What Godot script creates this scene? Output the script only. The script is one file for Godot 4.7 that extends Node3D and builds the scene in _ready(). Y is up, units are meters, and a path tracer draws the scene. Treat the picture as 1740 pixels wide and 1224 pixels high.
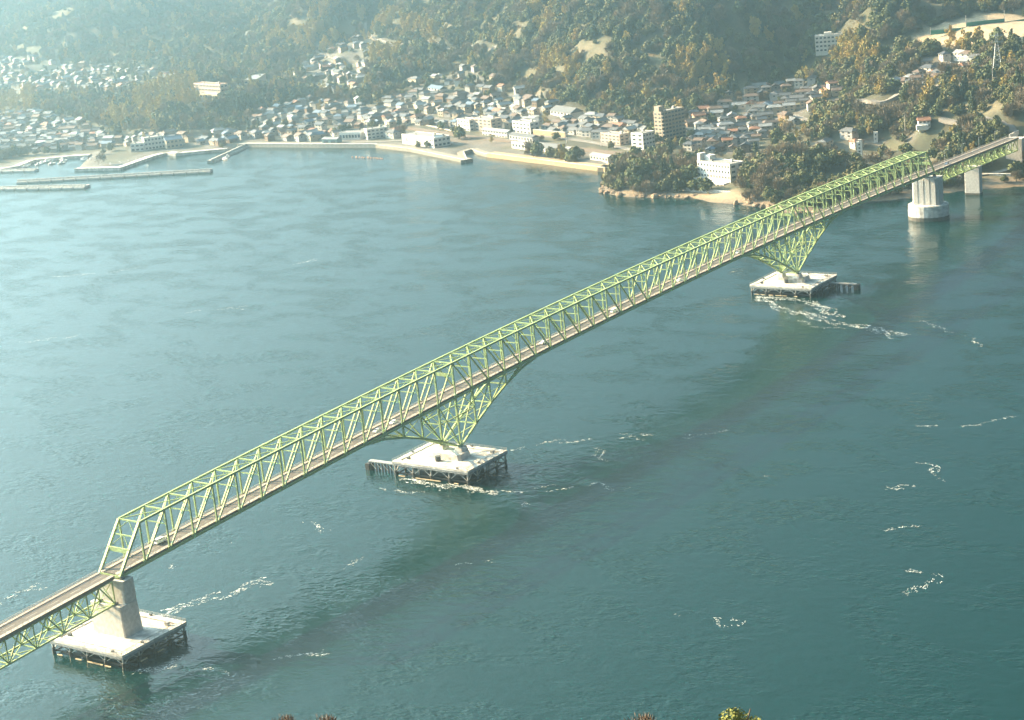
extends Node3D
# A green truss bridge over a strait, a harbour town and wooded hills behind. Places are given as (s, w): s metres along the
# bridge from the near end of its main truss, w metres to the side of its axis; at() turns them into Godot's axes.

const RELIEF := [Vector3(858, 15, 2), Vector3(881, 7, 6), Vector3(895, 2, 14), Vector3(894, -6, 24), Vector3(916, -6, 34), Vector3(962, -22, 42), Vector3(1074, -63, 46), Vector3(1167, -97, 62), Vector3(1308, -149, 63), Vector3(1349, -163, 74), Vector3(845, -23, 4), Vector3(880, -32, 10), Vector3(897, -34, 20), Vector3(938, -79, 10), Vector3(948, -83, 22), Vector3(972, -82, 34), Vector3(1018, -111, 36), Vector3(1106, -147, 40), Vector3(1183, -179, 50), Vector3(1250, -229, 62), Vector3(1242, -174, 63), Vector3(1353, -248, 68), Vector3(1359, -250, 76), Vector3(814, -55, 1), Vector3(845, -86, 3), Vector3(926, -123, 4), Vector3(966, -140, 7), Vector3(975, -143, 22), Vector3(985, -152, 36), Vector3(996, -122, 34), Vector3(1018, -200, 22), Vector3(1016, -216, 10), Vector3(1120, -208, 31), Vector3(1170, -230, 37), Vector3(1208, -246, 48), Vector3(1244, -262, 68), Vector3(1263, -269, 88), Vector3(756, -115, 3), Vector3(794, -134, 12), Vector3(840, -159, 17), Vector3(828, -125, 10), Vector3(845, -182, 8), Vector3(949, -183, 5), Vector3(987, -256, 5), Vector3(1063, -296, 7), Vector3(1151, -323, 14), Vector3(1227, -348, 22), Vector3(1249, -326, 40), Vector3(1267, -328, 50), Vector3(1328, -363, 72), Vector3(1345, -370, 82), Vector3(779, -189, 3), Vector3(831, -218, 3.5), Vector3(936, -285, 4), Vector3(1032, -338, 7), Vector3(1101, -375, 17), Vector3(1153, -403, 34), Vector3(1186, -420, 52), Vector3(1208, -431, 72), Vector3(1232, -442, 98), Vector3(774, -242, 3), Vector3(799, -256, 9), Vector3(838, -277, 8), Vector3(914, -351, 4), Vector3(1007, -414, 6), Vector3(1073, -487, 11), Vector3(1108, -508, 28), Vector3(1163, -542, 46), Vector3(1207, -567, 70), Vector3(1264, -601, 100), Vector3(931, -459, 3.5), Vector3(983, -494, 4.5), Vector3(1064, -549, 7), Vector3(1133, -596, 13), Vector3(1193, -635, 25), Vector3(1240, -666, 37), Vector3(1281, -692, 57), Vector3(1313, -711, 79), Vector3(1337, -726, 96), Vector3(942, -538, 3.5), Vector3(1023, -597, 5.5), Vector3(1105, -657, 9), Vector3(1205, -729, 18), Vector3(1288, -780, 32), Vector3(1354, -826, 47), Vector3(1407, -861, 72), Vector3(1447, -888, 89), Vector3(969, -620, 3.5), Vector3(1038, -674, 5.5), Vector3(1125, -740, 9), Vector3(1217, -810, 17), Vector3(1299, -872, 32), Vector3(1382, -945, 41), Vector3(1444, -981, 53), Vector3(1501, -1024, 69), Vector3(1529, -1043, 85), Vector3(983, -704, 3.5), Vector3(1038, -749, 5.5), Vector3(1124, -819, 9.5), Vector3(1223, -900, 17), Vector3(1342, -1035, 20), Vector3(1403, -1038, 27), Vector3(1501, -1117, 36), Vector3(1565, -1153, 44), Vector3(1686, -1290, 42), Vector3(1799, -1370, 52), Vector3(1682, -1317, 56), Vector3(1702, -1354, 76), Vector3(1784, -1474, 60), Vector3(980, -794, 3.5), Vector3(1034, -841, 6), Vector3(1123, -920, 10), Vector3(1237, -1029, 16), Vector3(1469, -1181, 32), Vector3(1532, -1313, 26), Vector3(1383, -1210, 18), Vector3(1705, -1493, 28), Vector3(1866, -1678, 40), Vector3(2014, -1813, 56), Vector3(945, -865, 3.5), Vector3(969, -905, 5), Vector3(1030, -963, 16), Vector3(1056, -1013, 26), Vector3(1096, -1006, 28), Vector3(1100, -966, 27), Vector3(1046, -1040, 20), Vector3(1015, -1048, 9), Vector3(990, -1050, 5), Vector3(1218, -1124, 27), Vector3(1144, -1109, 28), Vector3(1411, -1344, 16), Vector3(1545, -1497, 24), Vector3(1659, -1605, 46), Vector3(1832, -1771, 76), Vector3(1165, -1223, 8), Vector3(1295, -1415, 11), Vector3(1437, -1532, 15), Vector3(1578, -1678, 32), Vector3(1602, -1735, 66), Vector3(1698, -1833, 94), Vector3(921, -1095, 3), Vector3(1018, -1165, 5), Vector3(953, -1190, 3), Vector3(1093, -1354, 6), Vector3(1211, -1436, 9), Vector3(1352, -1658, 13), Vector3(1536, -1873, 24), Vector3(1676, -2032, 46), Vector3(1831, -2203, 92), Vector3(893, -905, 2.5), Vector3(1121, -1321, 12), Vector3(1750, -2600, 150), Vector3(2300, -2300, 190), Vector3(2500, -1500, 230), Vector3(2200, -1100, 240), Vector3(1900, -700, 230), Vector3(1800, -300, 190), Vector3(1750, 100, 160), Vector3(1500, 250, 110), Vector3(1200, 350, 80), Vector3(950, 300, 30), Vector3(1100, 150, 48), Vector3(1000, -2000, 40), Vector3(800, -1900, 6), Vector3(1300, -2300, 90), Vector3(2900, -1900, 260), Vector3(2700, -2800, 260), Vector3(2600, -900, 290), Vector3(2300, -200, 270), Vector3(2200, 500, 260), Vector3(1650, 600, 170), Vector3(1000, 600, 40), Vector3(900, 450, 14), Vector3(880, 250, 8), Vector3(1600, -1250, 120), Vector3(1900, -1250, 190), Vector3(1450, 150, 75), Vector3(780, -1500, 5)]
const COAST := [Vector2(500, -3200), Vector2(690, -1600), Vector2(804.1, -1014.7), Vector2(820.2, -1007), Vector2(854, -1021.1), Vector2(875.3, -991.7), Vector2(882.9, -972.1), Vector2(814.9, -916.8), Vector2(825, -864.2), Vector2(885.2, -879.8), Vector2(901.1, -879.3), Vector2(898.9, -862.4), Vector2(926.6, -820.6), Vector2(945.9, -822.7), Vector2(949.5, -814.1), Vector2(950.4, -718.3), Vector2(953.3, -650.9), Vector2(934.7, -593.9), Vector2(886, -496), Vector2(923.5, -527.4), Vector2(938.1, -526.8), Vector2(924.5, -509.2), Vector2(914.1, -492), Vector2(858.4, -334), Vector2(881.2, -335.7), Vector2(837.7, -315.5), Vector2(778.7, -292.1), Vector2(764.5, -259.5), Vector2(763.7, -228.2), Vector2(766.9, -200.1), Vector2(756.1, -184.1), Vector2(749, -156.3), Vector2(743.6, -134.6), Vector2(725.3, -106.9), Vector2(728.7, -81.8), Vector2(749.8, -69.9), Vector2(770.7, -61.9), Vector2(783.3, -41.2), Vector2(803.6, -23.8), Vector2(818.1, -3.9), Vector2(833.4, 24.1), Vector2(850, 200), Vector2(800, 420), Vector2(700, 900), Vector2(500, 1500)]
const TOWNS := {"quay_town": [Vector2(1098.9, -767.1), Vector2(1141.3, -753), Vector2(1177, -716.8), Vector2(1172.4, -652.4), Vector2(1095.8, -542.2), Vector2(1067.1, -477.2), Vector2(1030.1, -412.6), Vector2(992, -371.5), Vector2(953, -366.1), Vector2(981.3, -454.5), Vector2(1009.8, -539.5), Vector2(1029.6, -623.2), Vector2(1042.6, -684.3), Vector2(1014.5, -699.6), Vector2(993.3, -742.9), Vector2(973.2, -827.3), Vector2(995.8, -855.8), Vector2(1041.5, -815.2), Vector2(1069.7, -783.1)], "hill_foot": [Vector2(1098.9, -767.1), Vector2(1168.1, -805.8), Vector2(1214.7, -776.2), Vector2(1203.4, -681.3), Vector2(1126, -561.9), Vector2(1127.1, -591.9), Vector2(1177, -716.8), Vector2(1141.3, -753)], "inlet_town": [Vector2(1051.1, -366.3), Vector2(1127.7, -365.1), Vector2(1204.2, -349.3), Vector2(1145.5, -265.7), Vector2(1106.5, -235.9), Vector2(1078.9, -251.5), Vector2(1050.4, -254.8), Vector2(1025, -264.7), Vector2(929.5, -239.8), Vector2(923, -288.2), Vector2(962.4, -327.7)], "harbour_town": [Vector2(1116.9, -1449.8), Vector2(1093.7, -1290.5), Vector2(1057.6, -1178.9), Vector2(979.3, -1047.7), Vector2(935.4, -965.9), Vector2(902.6, -1019.6), Vector2(886.5, -1111.6), Vector2(873.2, -1152.9)], "harbour_front": [Vector2(944.7, -882.1), Vector2(973.9, -844), Vector2(984.1, -735.2), Vector2(1018.9, -665.9), Vector2(957.2, -618.1), Vector2(956.6, -712), Vector2(955.7, -819.6), Vector2(930.7, -828.1)], "valley_hamlet": [Vector2(1345.5, -1096.3), Vector2(1447.7, -1143.9), Vector2(1520, -1142.7), Vector2(1442.2, -1039.2), Vector2(1366.8, -989.2), Vector2(1189.4, -864.6), Vector2(1200.7, -934.2), Vector2(1278.1, -1018.7)], "terrace_hamlet": [Vector2(1010.3, -158.3), Vector2(1145.2, -179.8), Vector2(1173.3, -174.8), Vector2(1142, -124.4), Vector2(1076.9, -109.5), Vector2(1027.3, -135)], "far_hamlet": [Vector2(1520.5, -1910.7), Vector2(1481.3, -1653.2), Vector2(1410.8, -1366.3), Vector2(1305.2, -1251.4), Vector2(1220, -1323.5), Vector2(1262.6, -1602.2)], "upper_hamlet": [Vector2(1220.6, -855.3), Vector2(1283.6, -843.9), Vector2(1278.5, -781.6), Vector2(1218.4, -691.3), Vector2(1217.8, -762.3)], "mid_slope": [Vector2(1013.4, -872.1), Vector2(1075.7, -911.1), Vector2(1168.9, -924.8), Vector2(1145.8, -804.5), Vector2(1097.3, -759.5), Vector2(1069.7, -783.1), Vector2(1041.5, -815.2)], "harbour_back": [Vector2(946.8, -1004.3), Vector2(979.4, -915.4), Vector2(995.8, -855.8), Vector2(964.7, -827.5), Vector2(936.2, -873.7), Vector2(914.6, -936)], "east_shore": [Vector2(953.7, -193.5), Vector2(965.1, -170.1), Vector2(962.5, -118.4), Vector2(945.5, -81.9), Vector2(939.9, -79.8), Vector2(954.8, -135.4), Vector2(935.1, -177)]}
const CLEARINGS := {"terrace": [Vector2(1366.5, -932.6), Vector2(1358.9, -864.3), Vector2(1282.5, -725.4), Vector2(1273.3, -727.9), Vector2(1305.2, -825.8), Vector2(1318.8, -896.2)], "paddies": [Vector2(1194.3, -405.7), Vector2(1247.6, -369.9), Vector2(1222.9, -352.3), Vector2(1162.2, -377.1)], "valley_fields": [Vector2(1402.9, -1641.9), Vector2(1490.7, -1563.8), Vector2(1474.9, -1395.6), Vector2(1506.1, -1346.6), Vector2(1387.9, -1235.7), Vector2(1337.3, -1261.7), Vector2(1337, -1403.5), Vector2(1307.5, -1510.2)], "far_fields": [Vector2(1569.2, -1909.6), Vector2(1528.8, -1715.3), Vector2(1481.3, -1653.2), Vector2(1443.3, -1764.6)], "grassy_slope": [Vector2(1329, -1024.4), Vector2(1394.7, -1021.3), Vector2(1265.8, -894.8), Vector2(1189, -855.8), Vector2(1190.7, -899.9), Vector2(1248.7, -970.4)], "school_yard": [Vector2(1100.7, -1057), Vector2(1162.4, -1088.8), Vector2(1195.3, -1055.2), Vector2(1359.1, -1108.1), Vector2(1300.4, -1056.8), Vector2(1174.1, -999.1), Vector2(1081.3, -965.9)], "pitch": [Vector2(1248.3, -228.5), Vector2(1267.8, -213.2), Vector2(1317.4, -186.6), Vector2(1304.4, -136.2), Vector2(1163.3, -85.2), Vector2(1199.8, -157.7)], "rail_yard": [Vector2(1014.1, -662.3), Vector2(983.4, -575), Vector2(970.5, -511.9), Vector2(946.2, -431.5), Vector2(917.1, -344.3), Vector2(894.5, -277.5), Vector2(868.4, -262.6), Vector2(887.6, -334.9), Vector2(938.4, -463.9), Vector2(952.8, -525.8), Vector2(960.7, -613.8)], "depot": [Vector2(1256.4, -339.4), Vector2(1218.1, -280.8), Vector2(1208.3, -273.4), Vector2(1243.8, -324.1)], "cut_slope": [Vector2(1200.8, -217.3), Vector2(1248.3, -228.5), Vector2(1203.5, -164.6), Vector2(1163.3, -85.2), Vector2(1140.7, -77.2), Vector2(1188.4, -169.8)], "lane_bank": [Vector2(1058.8, -328.5), Vector2(1091.7, -292.6), Vector2(1058.1, -252.9), Vector2(1047, -287.4)], "beach": [Vector2(774.5, -209.2), Vector2(775.9, -170.5), Vector2(752.2, -138.9), Vector2(751.5, -152.7), Vector2(760.1, -186.3)], "bridge_end": [Vector2(894.7, -15.5), Vector2(902.6, -11.7), Vector2(918.3, -4), Vector2(909.1, 5.7), Vector2(900.6, -0)], "guest_house": [Vector2(789.1, -220), Vector2(823.8, -231.9), Vector2(902.1, -276.3), Vector2(878.4, -220.7), Vector2(773.2, -163), Vector2(779.1, -189.4)]}
const BAMBOO := [[Vector2(1326.3, -715.4), Vector2(1313, -670.9), Vector2(1252.5, -621.1), Vector2(1264.3, -657.3), Vector2(1298.4, -702.9)], [Vector2(1248.3, -659.4), Vector2(1196, -586.9), Vector2(1151.6, -534.4), Vector2(1153.1, -564.6), Vector2(1189.6, -617.6)], [Vector2(1020.2, -1099.7), Vector2(1075, -1098.2), Vector2(1298.7, -1266.2), Vector2(1162.4, -1088.8), Vector2(1056.6, -974), Vector2(1016.7, -1021.3)], [Vector2(1197.5, -1500.5), Vector2(1262, -1517.4), Vector2(1307.6, -1533.9), Vector2(1081.7, -1277), Vector2(1058.4, -1335.2)], [Vector2(1811.8, -1510.9), Vector2(1583.1, -1198.2), Vector2(1572.9, -1182.3), Vector2(1535.5, -1234.8)], [Vector2(1530.6, -1311.7), Vector2(1527.8, -1188.9), Vector2(1484.9, -1072.4), Vector2(1456.4, -1050.3), Vector2(1460.5, -1174.8)], [Vector2(1139.7, -440.3), Vector2(1161.8, -426.5), Vector2(1191.6, -398.2), Vector2(1127.7, -365.1), Vector2(1111.6, -393.5)], [Vector2(1262.4, -313.2), Vector2(1214.1, -261), Vector2(1164.6, -239.3), Vector2(1191.4, -281)], [Vector2(1422.8, -1043.8), Vector2(1352.4, -931), Vector2(1319.6, -923.8), Vector2(1352.8, -987.3)], [Vector2(1227.4, -231.4), Vector2(1236.9, -177.9), Vector2(1155.1, -124), Vector2(1191.5, -193.4)], [Vector2(1588.5, -1154.1), Vector2(1447.7, -965.2), Vector2(1369.7, -889.6), Vector2(1475.7, -1055.2)]]
const ROADS := {"hill_road": [Vector2(1576.3, -1159.5), Vector2(1559.5, -1151.6), Vector2(1461.1, -1054), Vector2(1385.5, -947.2), Vector2(1358.9, -864.3), Vector2(1288.5, -737.6)], "coast_lane": [Vector2(955.9, -819.4), Vector2(961.2, -715.8), Vector2(971.5, -629.1), Vector2(979.8, -628.3), Vector2(1010.3, -609)], "valley_road": [Vector2(1273.5, -1014.8), Vector2(1230.4, -954.9), Vector2(1310.6, -1009), Vector2(1380.4, -1029), Vector2(1425.6, -1105.3), Vector2(1489.4, -1178.3), Vector2(1501.9, -1117.5)], "upper_lane": [Vector2(1377.9, -1528.5), Vector2(1364.1, -1386.4), Vector2(1333, -1257.6), Vector2(1352.7, -1203.1)], "town_road": [Vector2(1113.7, -739.5), Vector2(1081.2, -683.9), Vector2(1051, -624.8), Vector2(1024.4, -570.3), Vector2(1002.8, -507.9), Vector2(967.8, -420.7), Vector2(932.5, -353.6)], "bypass": [Vector2(1102.1, -245.2), Vector2(995.4, -162), Vector2(1019.9, -121.8), Vector2(1025, -93.9), Vector2(990.9, -32.6)], "shore_road": [Vector2(845.6, -41.1), Vector2(849.3, -16.1), Vector2(872.2, 9.9), Vector2(886.2, 30.6)], "bridge_road": [Vector2(903.6, -9), Vector2(908.4, -13.3), Vector2(911.6, -21.6), Vector2(942.9, -56.9), Vector2(956.7, -86.3)], "lane": [Vector2(1060.1, -288.3), Vector2(1078, -279.9), Vector2(1048.5, -245.3)]}
const RAILWAY := [Vector2(1007.2, -754.4), Vector2(1019.2, -703.3), Vector2(1028.3, -673.3), Vector2(1000.7, -601.7), Vector2(980.4, -538.9), Vector2(958.2, -477.4), Vector2(936.8, -413.2), Vector2(913.2, -350.6), Vector2(897.9, -318.3), Vector2(894.5, -277.4)]
const FOAM := {"f1": [Vector2(228.7, 8.5), Vector2(245.3, 22.2), Vector2(250.2, 31.8), Vector2(260.5, 50.3), Vector2(269.3, 69.6)], "f2": [Vector2(182.9, -13.5), Vector2(179.7, 5.1), Vector2(179.3, 24.2), Vector2(183.5, 36.5)], "f3": [Vector2(183.5, 36.5), Vector2(188.8, 49.5), Vector2(198, 67.1), Vector2(204.6, 90.4)], "f4": [Vector2(20, -10.3), Vector2(38.3, -1.1), Vector2(55.4, 3.9), Vector2(68.3, 11.7)], "f5": [Vector2(-15.3, 22.4), Vector2(-9.6, 28.7), Vector2(-1, 32)], "f6": [Vector2(509.6, -13.6), Vector2(485.8, 18.6), Vector2(468.9, 55), Vector2(458.4, 86.7), Vector2(450.1, 100.8)], "f6b": [Vector2(511.3, -12.2), Vector2(505.5, 23.2), Vector2(477.6, 55)], "f7": [Vector2(480.2, 96.9), Vector2(467.8, 115), Vector2(443.6, 146.5)], "f8": [Vector2(271.7, 185.9), Vector2(269.2, 194.6), Vector2(263, 198.9), Vector2(251.3, 199.6), Vector2(242.3, 194.7), Vector2(235.6, 183.9)], "f9": [Vector2(234, 133.9), Vector2(234, 140.4), Vector2(235.3, 146.4)], "f10": [Vector2(160.8, 228.8), Vector2(162.6, 233.6), Vector2(157.2, 239.1), Vector2(148.6, 238.9), Vector2(141.7, 238.2)], "f11": [Vector2(-5.2, 44), Vector2(-2.7, 58.1)], "f12": [Vector2(6.6, 57.6), Vector2(16.1, 68), Vector2(24.1, 77.2)], "f13": [Vector2(8.6, -78.8), Vector2(20.4, -75.5), Vector2(37, -70.5)], "f14": [Vector2(125.8, -18.5), Vector2(116.3, -3.4)], "f15": [Vector2(85, 25.6), Vector2(99, 31.7)], "f16": [Vector2(313.6, 168), Vector2(324.9, 184.9), Vector2(338.2, 205)], "f17": [Vector2(271, 74.7), Vector2(282.7, 92.1)], "f18": [Vector2(167.1, -17.3), Vector2(167.5, 1.7), Vector2(167.9, 20.2)], "f19": [Vector2(97.3, 172.1), Vector2(99.5, 180.1), Vector2(98.3, 194.4), Vector2(92.8, 200.1)], "f20": [Vector2(244.1, 45.1), Vector2(229.8, 60.2)], "f21": [Vector2(175.7, 51), Vector2(172.6, 59)], "f22": [Vector2(91.8, -31.7), Vector2(98.3, -32.9)], "f23": [Vector2(381.3, -349.9), Vector2(399.6, -347.4), Vector2(414.6, -321.1)], "f24": [Vector2(298.2, -428.3), Vector2(312.1, -401.3), Vector2(331.2, -380.4)], "f25": [Vector2(452, -542.3), Vector2(468.3, -505.5), Vector2(489, -491.5)], "f26": [Vector2(520.3, -374.7), Vector2(539.1, -369.5)], "f27": [Vector2(470.8, 26.2), Vector2(460.3, 45.4), Vector2(450.4, 73.8)], "f28": [Vector2(105, 72.8), Vector2(116.4, 81.1)], "f29": [Vector2(195.9, 204.1), Vector2(206.1, 213.9)], "f30": [Vector2(34, -53.8), Vector2(47.1, -44.6), Vector2(66, -37.7)]}

const EYE := Vector3(490.36, 258.09, 415.01)
const PANEL := 12.5
const HALF := 5.17          # half the distance between the two trusses
const TRUSS_HIGH := 14.6

var M := {}
var taken := {}
var rng := RandomNumberGenerator.new()
var noise := FastNoiseLite.new()
var unit_box: BoxMesh

# ------------------------------------------------------------------ helpers
func at(s: float, w: float, h: float) -> Vector3:
	return Vector3(w, h, -s)

func numbered(called: String) -> String:
	if not taken.has(called):
		taken[called] = 0
		return called
	taken[called] += 1
	return "%s_%03d" % [called, taken[called]]

func tag(o: Node, label: String, category: String, group := "", kind := ""):
	if label: o.set_meta("label", label)
	if category: o.set_meta("category", category)
	if group: o.set_meta("group", group)
	if kind: o.set_meta("kind", kind)

func thing(called: String, label: String, category: String, where := Vector3.ZERO, turn := 0.0, group := "") -> Node3D:
	var o := Node3D.new()
	o.name = numbered(called)
	add_child(o)
	o.position = where
	o.rotation.y = turn
	tag(o, label, category, group)
	return o

func put(mesh: Mesh, called: String, mat: Material, parent: Node3D, where := Transform3D.IDENTITY) -> MeshInstance3D:
	var o := MeshInstance3D.new()
	o.name = called if parent != self else numbered(called)
	o.mesh = mesh
	if mat: o.material_override = mat
	o.transform = where
	parent.add_child(o, true)
	return o

func box(parent: Node3D, called: String, mat: Material, centre: Vector3, size: Vector3, turn := 0.0) -> MeshInstance3D:
	return put(unit_box, called, mat, parent, Transform3D(Basis(Vector3.UP, turn) * Basis.from_scale(size), centre))

func along(a: Vector3, b: Vector3, wide: float, high: float) -> Transform3D:
	var z := (b - a).normalized()
	var side := Vector3.UP.cross(z)
	if side.length() < 0.01: side = Vector3.RIGHT
	side = side.normalized()
	var up := z.cross(side)
	return Transform3D(Basis(side * wide, up * high, z * a.distance_to(b)), (a + b) / 2.0)

func beam(parent: Node3D, called: String, mat: Material, a: Vector3, b: Vector3, wide: float, high: float) -> MeshInstance3D:
	return put(unit_box, called, mat, parent, along(a, b, wide, high))

func open() -> SurfaceTool:
	var st := SurfaceTool.new()
	st.begin(Mesh.PRIMITIVE_TRIANGLES)
	st.set_smooth_group(-1)
	return st

func close(st: SurfaceTool) -> ArrayMesh:
	st.generate_normals()
	return st.commit()

func tri(st: SurfaceTool, a: Vector3, b: Vector3, c: Vector3):
	st.add_vertex(a); st.add_vertex(b); st.add_vertex(c)

func quad(st: SurfaceTool, a: Vector3, b: Vector3, c: Vector3, d: Vector3):
	tri(st, a, b, c); tri(st, a, c, d)

func st_box(st: SurfaceTool, t: Transform3D):
	var p := []
	for k in 8:
		p.append(t * Vector3(0.5 if k & 1 else -0.5, 0.5 if k & 2 else -0.5, 0.5 if k & 4 else -0.5))
	for f in [[0, 1, 3, 2], [5, 4, 6, 7], [4, 0, 2, 6], [1, 5, 7, 3], [2, 3, 7, 6], [4, 5, 1, 0]]:
		quad(st, p[f[3]], p[f[2]], p[f[1]], p[f[0]])

func st_beam(st: SurfaceTool, a: Vector3, b: Vector3, wide: float, high: float):
	st_box(st, along(a, b, wide, high))

# an upright prism: outline (x, z) round its base at y0, the same scaled by k at y1
func st_prism(st: SurfaceTool, outline: PackedVector2Array, y0: float, y1: float, k := 1.0):
	var n := outline.size()
	for i in n:
		var a := outline[i]
		var b := outline[(i + 1) % n]
		quad(st, Vector3(a.x, y0, a.y), Vector3(b.x, y0, b.y), Vector3(b.x * k, y1, b.y * k), Vector3(a.x * k, y1, a.y * k))
	for i in range(1, n - 1):
		tri(st, Vector3(outline[0].x * k, y1, outline[0].y * k), Vector3(outline[i].x * k, y1, outline[i].y * k), Vector3(outline[i + 1].x * k, y1, outline[i + 1].y * k))
		tri(st, Vector3(outline[0].x, y0, outline[0].y), Vector3(outline[i + 1].x, y0, outline[i + 1].y), Vector3(outline[i].x, y0, outline[i].y))

func rect(x: float, z: float, cut := 0.0) -> PackedVector2Array:
	if cut <= 0.0:
		return PackedVector2Array([Vector2(-x, -z), Vector2(x, -z), Vector2(x, z), Vector2(-x, z)])
	return PackedVector2Array([Vector2(-x + cut, -z), Vector2(x - cut, -z), Vector2(x, -z + cut), Vector2(x, z - cut), Vector2(x - cut, z), Vector2(-x + cut, z), Vector2(-x, z - cut), Vector2(-x, -z + cut)])

func srgb(r: float, g: float, b: float) -> Color:
	return Color(r, g, b).linear_to_srgb()

func grain(seed_: int, freq: float, lo: float, hi: float, size := 256, octaves := 4) -> NoiseTexture2D:
	var n := FastNoiseLite.new()
	n.seed = seed_
	n.noise_type = FastNoiseLite.TYPE_SIMPLEX_SMOOTH
	n.frequency = freq
	n.fractal_octaves = octaves
	var g := Gradient.new()
	g.colors = PackedColorArray([Color(lo, lo, lo), Color(hi, hi, hi)])
	var t := NoiseTexture2D.new()
	t.width = size; t.height = size; t.seamless = true
	t.noise = n; t.color_ramp = g
	return t

# base colour as a linear value, mottled by a world-space grain
func mat(r: float, g: float, b: float, rough := 0.8, texture: Texture2D = null, metres := 8.0, metallic := 0.0) -> StandardMaterial3D:
	var m := StandardMaterial3D.new()
	m.albedo_color = srgb(r, g, b)
	m.roughness = rough
	m.metallic = metallic
	if texture:
		m.albedo_texture = texture
		m.uv1_triplanar = true
		m.uv1_world_triplanar = true
		m.uv1_scale = Vector3.ONE / metres
	return m

func tinted() -> StandardMaterial3D:
	var m := StandardMaterial3D.new()
	m.vertex_color_use_as_albedo = true
	m.roughness = 0.9
	return m

# ------------------------------------------------------------------ terrain
const S0 := 700.0
const W0 := -2700.0
const STEP := 10.0
const NS := 231
const NW := 341
var ground := PackedFloat32Array()
var shore := PackedFloat32Array()
var relief_weight := PackedFloat64Array()

func solve_relief():
	var n := RELIEF.size()
	var m := n + 1
	var rows := []
	for i in m:
		var row := PackedFloat64Array()
		row.resize(m + 1)
		for j in m:
			if i < n and j < n:
				var d: Vector3 = RELIEF[i] - RELIEF[j]
				row[j] = sqrt(d.x * d.x + d.y * d.y + 900.0) - (1.0 if i == j else 0.0)
			elif i != j:
				row[j] = 1.0
		row[m] = RELIEF[i].z if i < n else 0.0
		rows.append(row)
	for c in m:
		var best := c
		for r in range(c + 1, m):
			if absf(rows[r][c]) > absf(rows[best][c]): best = r
		var swap = rows[c]; rows[c] = rows[best]; rows[best] = swap
		var p: PackedFloat64Array = rows[c]
		for r in range(c + 1, m):
			var q: PackedFloat64Array = rows[r]
			var f := q[c] / p[c]
			if f == 0.0: continue
			for k in range(c, m + 1): q[k] -= f * p[k]
			rows[r] = q
	relief_weight.resize(m)
	for c in range(m - 1, -1, -1):
		var p: PackedFloat64Array = rows[c]
		var v := p[m]
		for k in range(c + 1, m): v -= p[k] * relief_weight[k]
		relief_weight[c] = v / p[c]

func relief(s: float, w: float) -> float:
	var n := RELIEF.size()
	var v := relief_weight[n]
	for i in n:
		var r: Vector3 = RELIEF[i]
		var a := s - r.x
		var b := w - r.y
		v += relief_weight[i] * sqrt(a * a + b * b + 900.0)
	return v

func coast_distance(p: Vector2) -> float:
	var best := 1e12
	for i in COAST.size() - 1:
		var a: Vector2 = COAST[i]
		var ab: Vector2 = COAST[i + 1] - a
		var t := clampf((p - a).dot(ab) / ab.length_squared(), 0.0, 1.0)
		best = minf(best, p.distance_squared_to(a + ab * t))
	return sqrt(best)

func build_ground():
	solve_relief()
	var land := PackedVector2Array(COAST)
	land.append(Vector2(4500, 1500)); land.append(Vector2(4500, -3200))
	var coarse := PackedFloat32Array()      # every second point, the rest between them
	var cs := NS / 2 + 1
	var cw := NW / 2 + 1
	coarse.resize(cs * cw)
	for i in cs:
		for j in cw:
			coarse[i * cw + j] = relief(S0 + i * 2 * STEP, W0 + j * 2 * STEP)
	ground.resize(NS * NW)
	shore.resize(NS * NW)
	for i in NS:
		for j in NW:
			var s := S0 + i * STEP
			var w := W0 + j * STEP
			var i0 := i / 2
			var j0 := j / 2
			var i1 := mini(i0 + (i & 1), cs - 1)
			var j1 := mini(j0 + (j & 1), cw - 1)
			var h := (coarse[i0 * cw + j0] + coarse[i1 * cw + j0] + coarse[i0 * cw + j1] + coarse[i1 * cw + j1]) / 4.0
			h = maxf(h, 2.2)
			var d := 400.0
			if s < 1150.0 or absf(w + 900) > 1500:
				d = minf(coast_distance(Vector2(s, w)), 400.0)
				if not Geometry2D.is_point_in_polygon(Vector2(s, w), land): d = -d
			h += noise.get_noise_2d(s * 1.4, w * 1.4) * clampf((h - 9.0) / 14.0, 0.0, 1.0) * (13.0 if clearing_at[i * NW + j] == "" else 2.0)
			shore[i * NW + j] = d
			ground[i * NW + j] = minf(h, -0.4 + d * 0.55) if d > 0.0 else maxf(-0.4 + d * 0.4, -6.0)

func sample(field: PackedFloat32Array, s: float, w: float) -> float:
	var a := clampf((s - S0) / STEP, 0.0, NS - 1.001)
	var b := clampf((w - W0) / STEP, 0.0, NW - 1.001)
	var i := int(a)
	var j := int(b)
	a -= i; b -= j
	var k := i * NW + j
	return lerpf(lerpf(field[k], field[k + 1], b), lerpf(field[k + NW], field[k + NW + 1], b), a)

func high(s: float, w: float) -> float:
	return sample(ground, s, w)

# which town, clearing or bamboo grove each grid cell lies in
var town_at := []
var clearing_at := []
var grove_at := PackedByteArray()

func raster(poly_: Array, fill: Callable):
	var poly := PackedVector2Array(poly_)
	var r := Rect2(poly[0], Vector2.ZERO)
	for p in poly: r = r.expand(p)
	for i in range(maxi(0, int((r.position.x - S0) / STEP)), mini(NS, int((r.end.x - S0) / STEP) + 2)):
		for j in range(maxi(0, int((r.position.y - W0) / STEP)), mini(NW, int((r.end.y - W0) / STEP) + 2)):
			if Geometry2D.is_point_in_polygon(Vector2(S0 + i * STEP, W0 + j * STEP), poly): fill.call(i * NW + j)

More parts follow.
